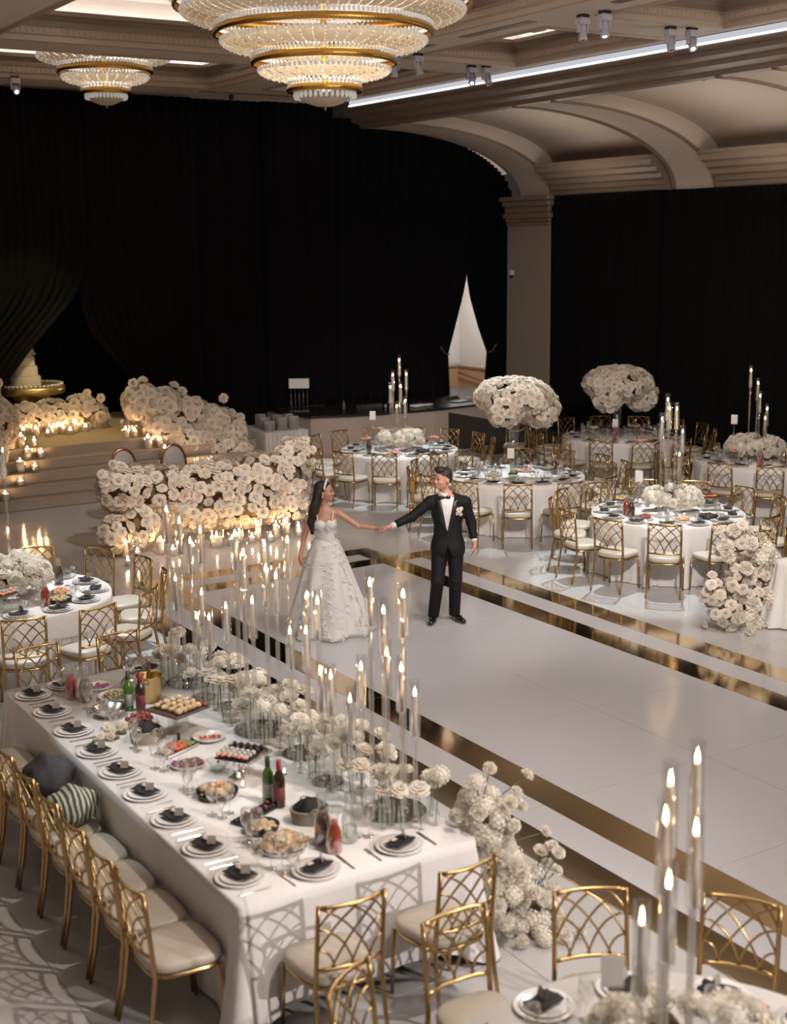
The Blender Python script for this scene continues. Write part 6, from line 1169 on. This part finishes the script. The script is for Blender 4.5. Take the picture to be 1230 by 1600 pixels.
# ================================================================== chandeliers and ceiling fittings
CRYS = glass('crystal_bead', (.97, .96, .94), .08, .75, .30); SLAT = petal('champagne_glass_slat', (.86, .77, .62), (.80, .67, .48)); CGOLD = mat('chandelier_gold', (.70, .43, .12), .2, 1.0, (.58, .33, .08), 30, .4, 90); SPARK = mat('glowing_cut_crystal', (.86, .85, .83), .08, 0, (.55, .53, .5), 70, .9, 120, emit=(1, .93, .85), estr=.22, coat=1.0)  # crystals carry a little emission as painted sparkle
def chandelier(name, label, x, y, z, tiers, zc, power):
    """tiers: (ring radius, ring height, flare radius, flare top height) from the lowest ring up; the bowl hangs below the first"""
    t = thing(name, label, 'chandelier', (x, y, z)); r0, h0 = tiers[0][:2]
    obj('bowl', MB().lathe([(0, 0), (r0 * .25, .012), (r0 * .5, .05), (r0 * .68, .10), (r0 * .72, .13)], 28), SLAT, t); obj('finial', MB().ell((0, 0, -.015), (.02, .02, .03), 8, 6), CGOLD, t)
    cb_ = MB()
    for k in range(34): a = 2 * PI * k / 34; cb_.ell((r0 * .82 * math.cos(a), r0 * .82 * math.sin(a), h0 - .075), (.03, .03, .055), 6, 4)
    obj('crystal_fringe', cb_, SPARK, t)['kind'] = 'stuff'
    for k, (r, h, fr, fh) in enumerate(tiers):
        obj('gold_ring', MB().lathe([(r - .02, h - .045), (r + .015, h - .04), (r + .025, h), (r + .01, h + .045), (r - .03, h + .05)], 56), CGOLD, t)
        bb = MB(); n = int(2 * PI * r / .06)
        for q in range(n): a = 2 * PI * q / n; bb.ell(((r - .005) * math.cos(a), (r - .005) * math.sin(a), h + .085), (.026, .026, .034), 6, 4)
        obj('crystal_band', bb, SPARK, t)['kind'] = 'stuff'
        if fr is None: continue
        zb, n = h + .12, max(16, int(2 * PI * (r + fr) / 2 / .135)); w = 2 * PI / n; sm = MB()
        def P(u, v, r=r, fr=fr, zb=zb, fh=fh, w=w):
            a = (u - .5) * w * .84; q = r + (fr - r) * (math.sin(v * PI / 2) ** .8) + .02 * math.sin(u * PI); zz = zb + (fh - zb) * v ** 1.5; return (q * math.cos(a), q * math.sin(a), zz)
        me = sm.grid(P, 4, 6).mesh('glass_slat'); me.materials.append(SLAT)
        for q in range(n): o = bpy.data.objects.new('glass_slat', me); COL.objects.link(o); o.parent = t; o.rotation_euler = (0, 0, w * q)
        st = MB()
        for q in range(n):
            a = w * (q + .5)
            for i in range(5): v = (i + .5) / 5; rr = r + (fr - r) * (math.sin(v * PI / 2) ** .8) + .012; st.ell((rr * math.cos(a), rr * math.sin(a), zb + (fh - zb) * v ** 1.5), (.011, .011, .02), 5, 3)
        n2 = int(2 * PI * fr / .07)
        for q in range(n2): a = 2 * PI * q / n2; st.ell((fr * math.cos(a), fr * math.sin(a), fh - .01), (.026, .026, .034), 6, 4)
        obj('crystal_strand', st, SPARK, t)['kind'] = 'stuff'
    obj('ceiling_rod', MB().tube([(0, 0, .3), (0, 0, zc - z)], .04, 10), CGOLD, t)
    for k, (r, h, fr, fh) in enumerate(tiers):
        l = lamp('POINT', 'chandelier_bulb', (x, y, z + h + .12), power * .38 * (r + .3), (1, .88, .72), max(.12, r * .5))
    return t
chandelier('crystal_chandelier', 'huge tiered crystal chandelier with gold rings over the dance floor', 9.05, 15.9, 6.0, [(.48, .22, .86, .47), (.94, .57, 1.34, .83), (1.42, .93, 1.84, 1.2), (1.93, 1.28, 2.2, 1.5)], 7.75, 60)
chandelier('crystal_chandelier', 'smaller tiered crystal chandelier in the far coffer above the stage', 8.30, 21.85, 6.50, [(.40, .22, .70, .46), (.76, .55, 1.08, .78)], 7.75, 50)
t = thing('flush_ceiling_lamp', 'small pale glass bowl lamp inside the coffer beside the cove light', 'ceiling lamp', (13.07, 16.6, 7.30)); obj('bowl', MB().lathe([(0, 0), (.18, .04), (.33, .14), (.38, .24)], 24), SLAT, t); obj('gold_ring', MB().lathe([(.38, .22), (.42, .25), (.40, .30), (.36, .3)], 28), CGOLD, t); obj('ceiling_rod', MB().tube([(0, 0, .2), (0, 0, .45)], .03, 8), CGOLD, t)
HEADS = [(11.71, 18.38, (12.3, 19, 0), 0, 'beside the chandelier, dark'), (11.90, 18.0, (14, 17, 0), 0, 'beside the chandelier, turned aside'), (13.46, 18.75, (11, 14, 0), 1, 'below the coffer corner, tilted'), (13.69, 18.65, (15, 14, 0), 0, 'below the coffer corner, upright'), (11.80, 13.98, (11.5, 13, 0), 0, 'near the middle coffer, dark'), (11.85, 13.62, (11.2, 12, 0), 1, 'near the middle coffer, lit'), (13.50, 14.15, (13, 12, 0), 0, 'beside the bright cove, dark'), (13.80, 14.05, (11.5, 9, 0), 1, 'beside the bright cove, lit and tilted'), (7.34, 23.6, (6.4, 14, 0), 1, 'lit, below the far drape top')]
LENS = glow('lit_lens', (.9, .95, 1), 14)
for x, y, tg, on, lb in HEADS:
    t = thing('moving_head_spotlight', 'grey moving-head spotlight hung from the ceiling, ' + lb, 'spotlight', (x, y, CEIL)); obj('clamp_plate', MB().box((0, 0, -.03), (.18, .18, .06), 0, .01), BLACKP, t, False); obj('base', MB().box((0, 0, -.12), (.24, .20, .13), 0, .02), FIXT, t, False)
    t.scale = (.68, .68, .68)
    for s in (-1, 1): obj('yoke_arm', MB().box((s * .105, 0, -.25), (.03, .09, .18), 0, .012), FIXT, t, False)
    d = (Vector(tg) - Vector((x, y, CEIL - .3))).normalized(); M4 = Matrix.Translation((0, 0, -.30)) @ d.to_track_quat('Z', 'Y').to_matrix().to_4x4()
    hd = obj('lamp_barrel', MB().lathe([(0, -.12), (.06, -.12), (.075, -.08), (.075, .1), (.085, .12), (.085, .18), (.07, .18), (0, .165)], 18), FIXT, t); hd.matrix_local = M4
    obj('lens', MB().lathe([(0, .171), (.066, .176)], 18), LENS if on else BLACKP, hd)
for x, y, z, lb in ((14.9, 0, 0, ''),): pass
DOMEW = mat('white_plastic', (.62, .60, .58), .4)
for i, (x, y, z, lb) in enumerate(((15.75, 20.9, 6.83, 'white dome camera on the vault near the arch rib'), (15.75, 15.75, 6.83, 'white dome camera on the vault beyond the second rib'), (18.76, 24.55, 3.6, 'small white camera on the column'))):
    t = thing('dome_camera', lb, 'camera', (x, y, z)); obj('camera_base', MB().lathe([(.075, 0), (.075, -.08), (.06, -.11), (0, -.11)], 16), DOMEW, t); obj('camera_dome', MB().ell((0, 0, -.115), (.05, .05, .05), 12, 8), BLACKP, t)
for i, (x, y) in enumerate(((15.6, 21.6), (15.45, 20.2), (15.7, 17.6), (15.5, 15.2), (16.6, 16.4))):
    z = vz(x, 5.75, 6.86) - .012; t = thing('recessed_downlight', 'round recessed downlight in the aisle vault, %s from the far rib' % ORD[i], 'downlight', (x, y, z), 0, 'downlights in the aisle vault'); obj('trim_ring', MB().lathe([(.045, 0), (.075, -.006), (.08, .006), (.045, .012)], 20), DOMEW, t); obj('lens', MB().lathe([(0, .004), (.045, .004)], 16), DOMEW, t)
tag(obj('ceiling_sensor', MB().lathe([(.05, .0), (.05, -.06), (.03, -.09), (0, -.09)], 14), BLACKP, None, True, (11.9, 24.6, CEIL)), 'small black sensor hanging from the ceiling before the drape', 'sensor')
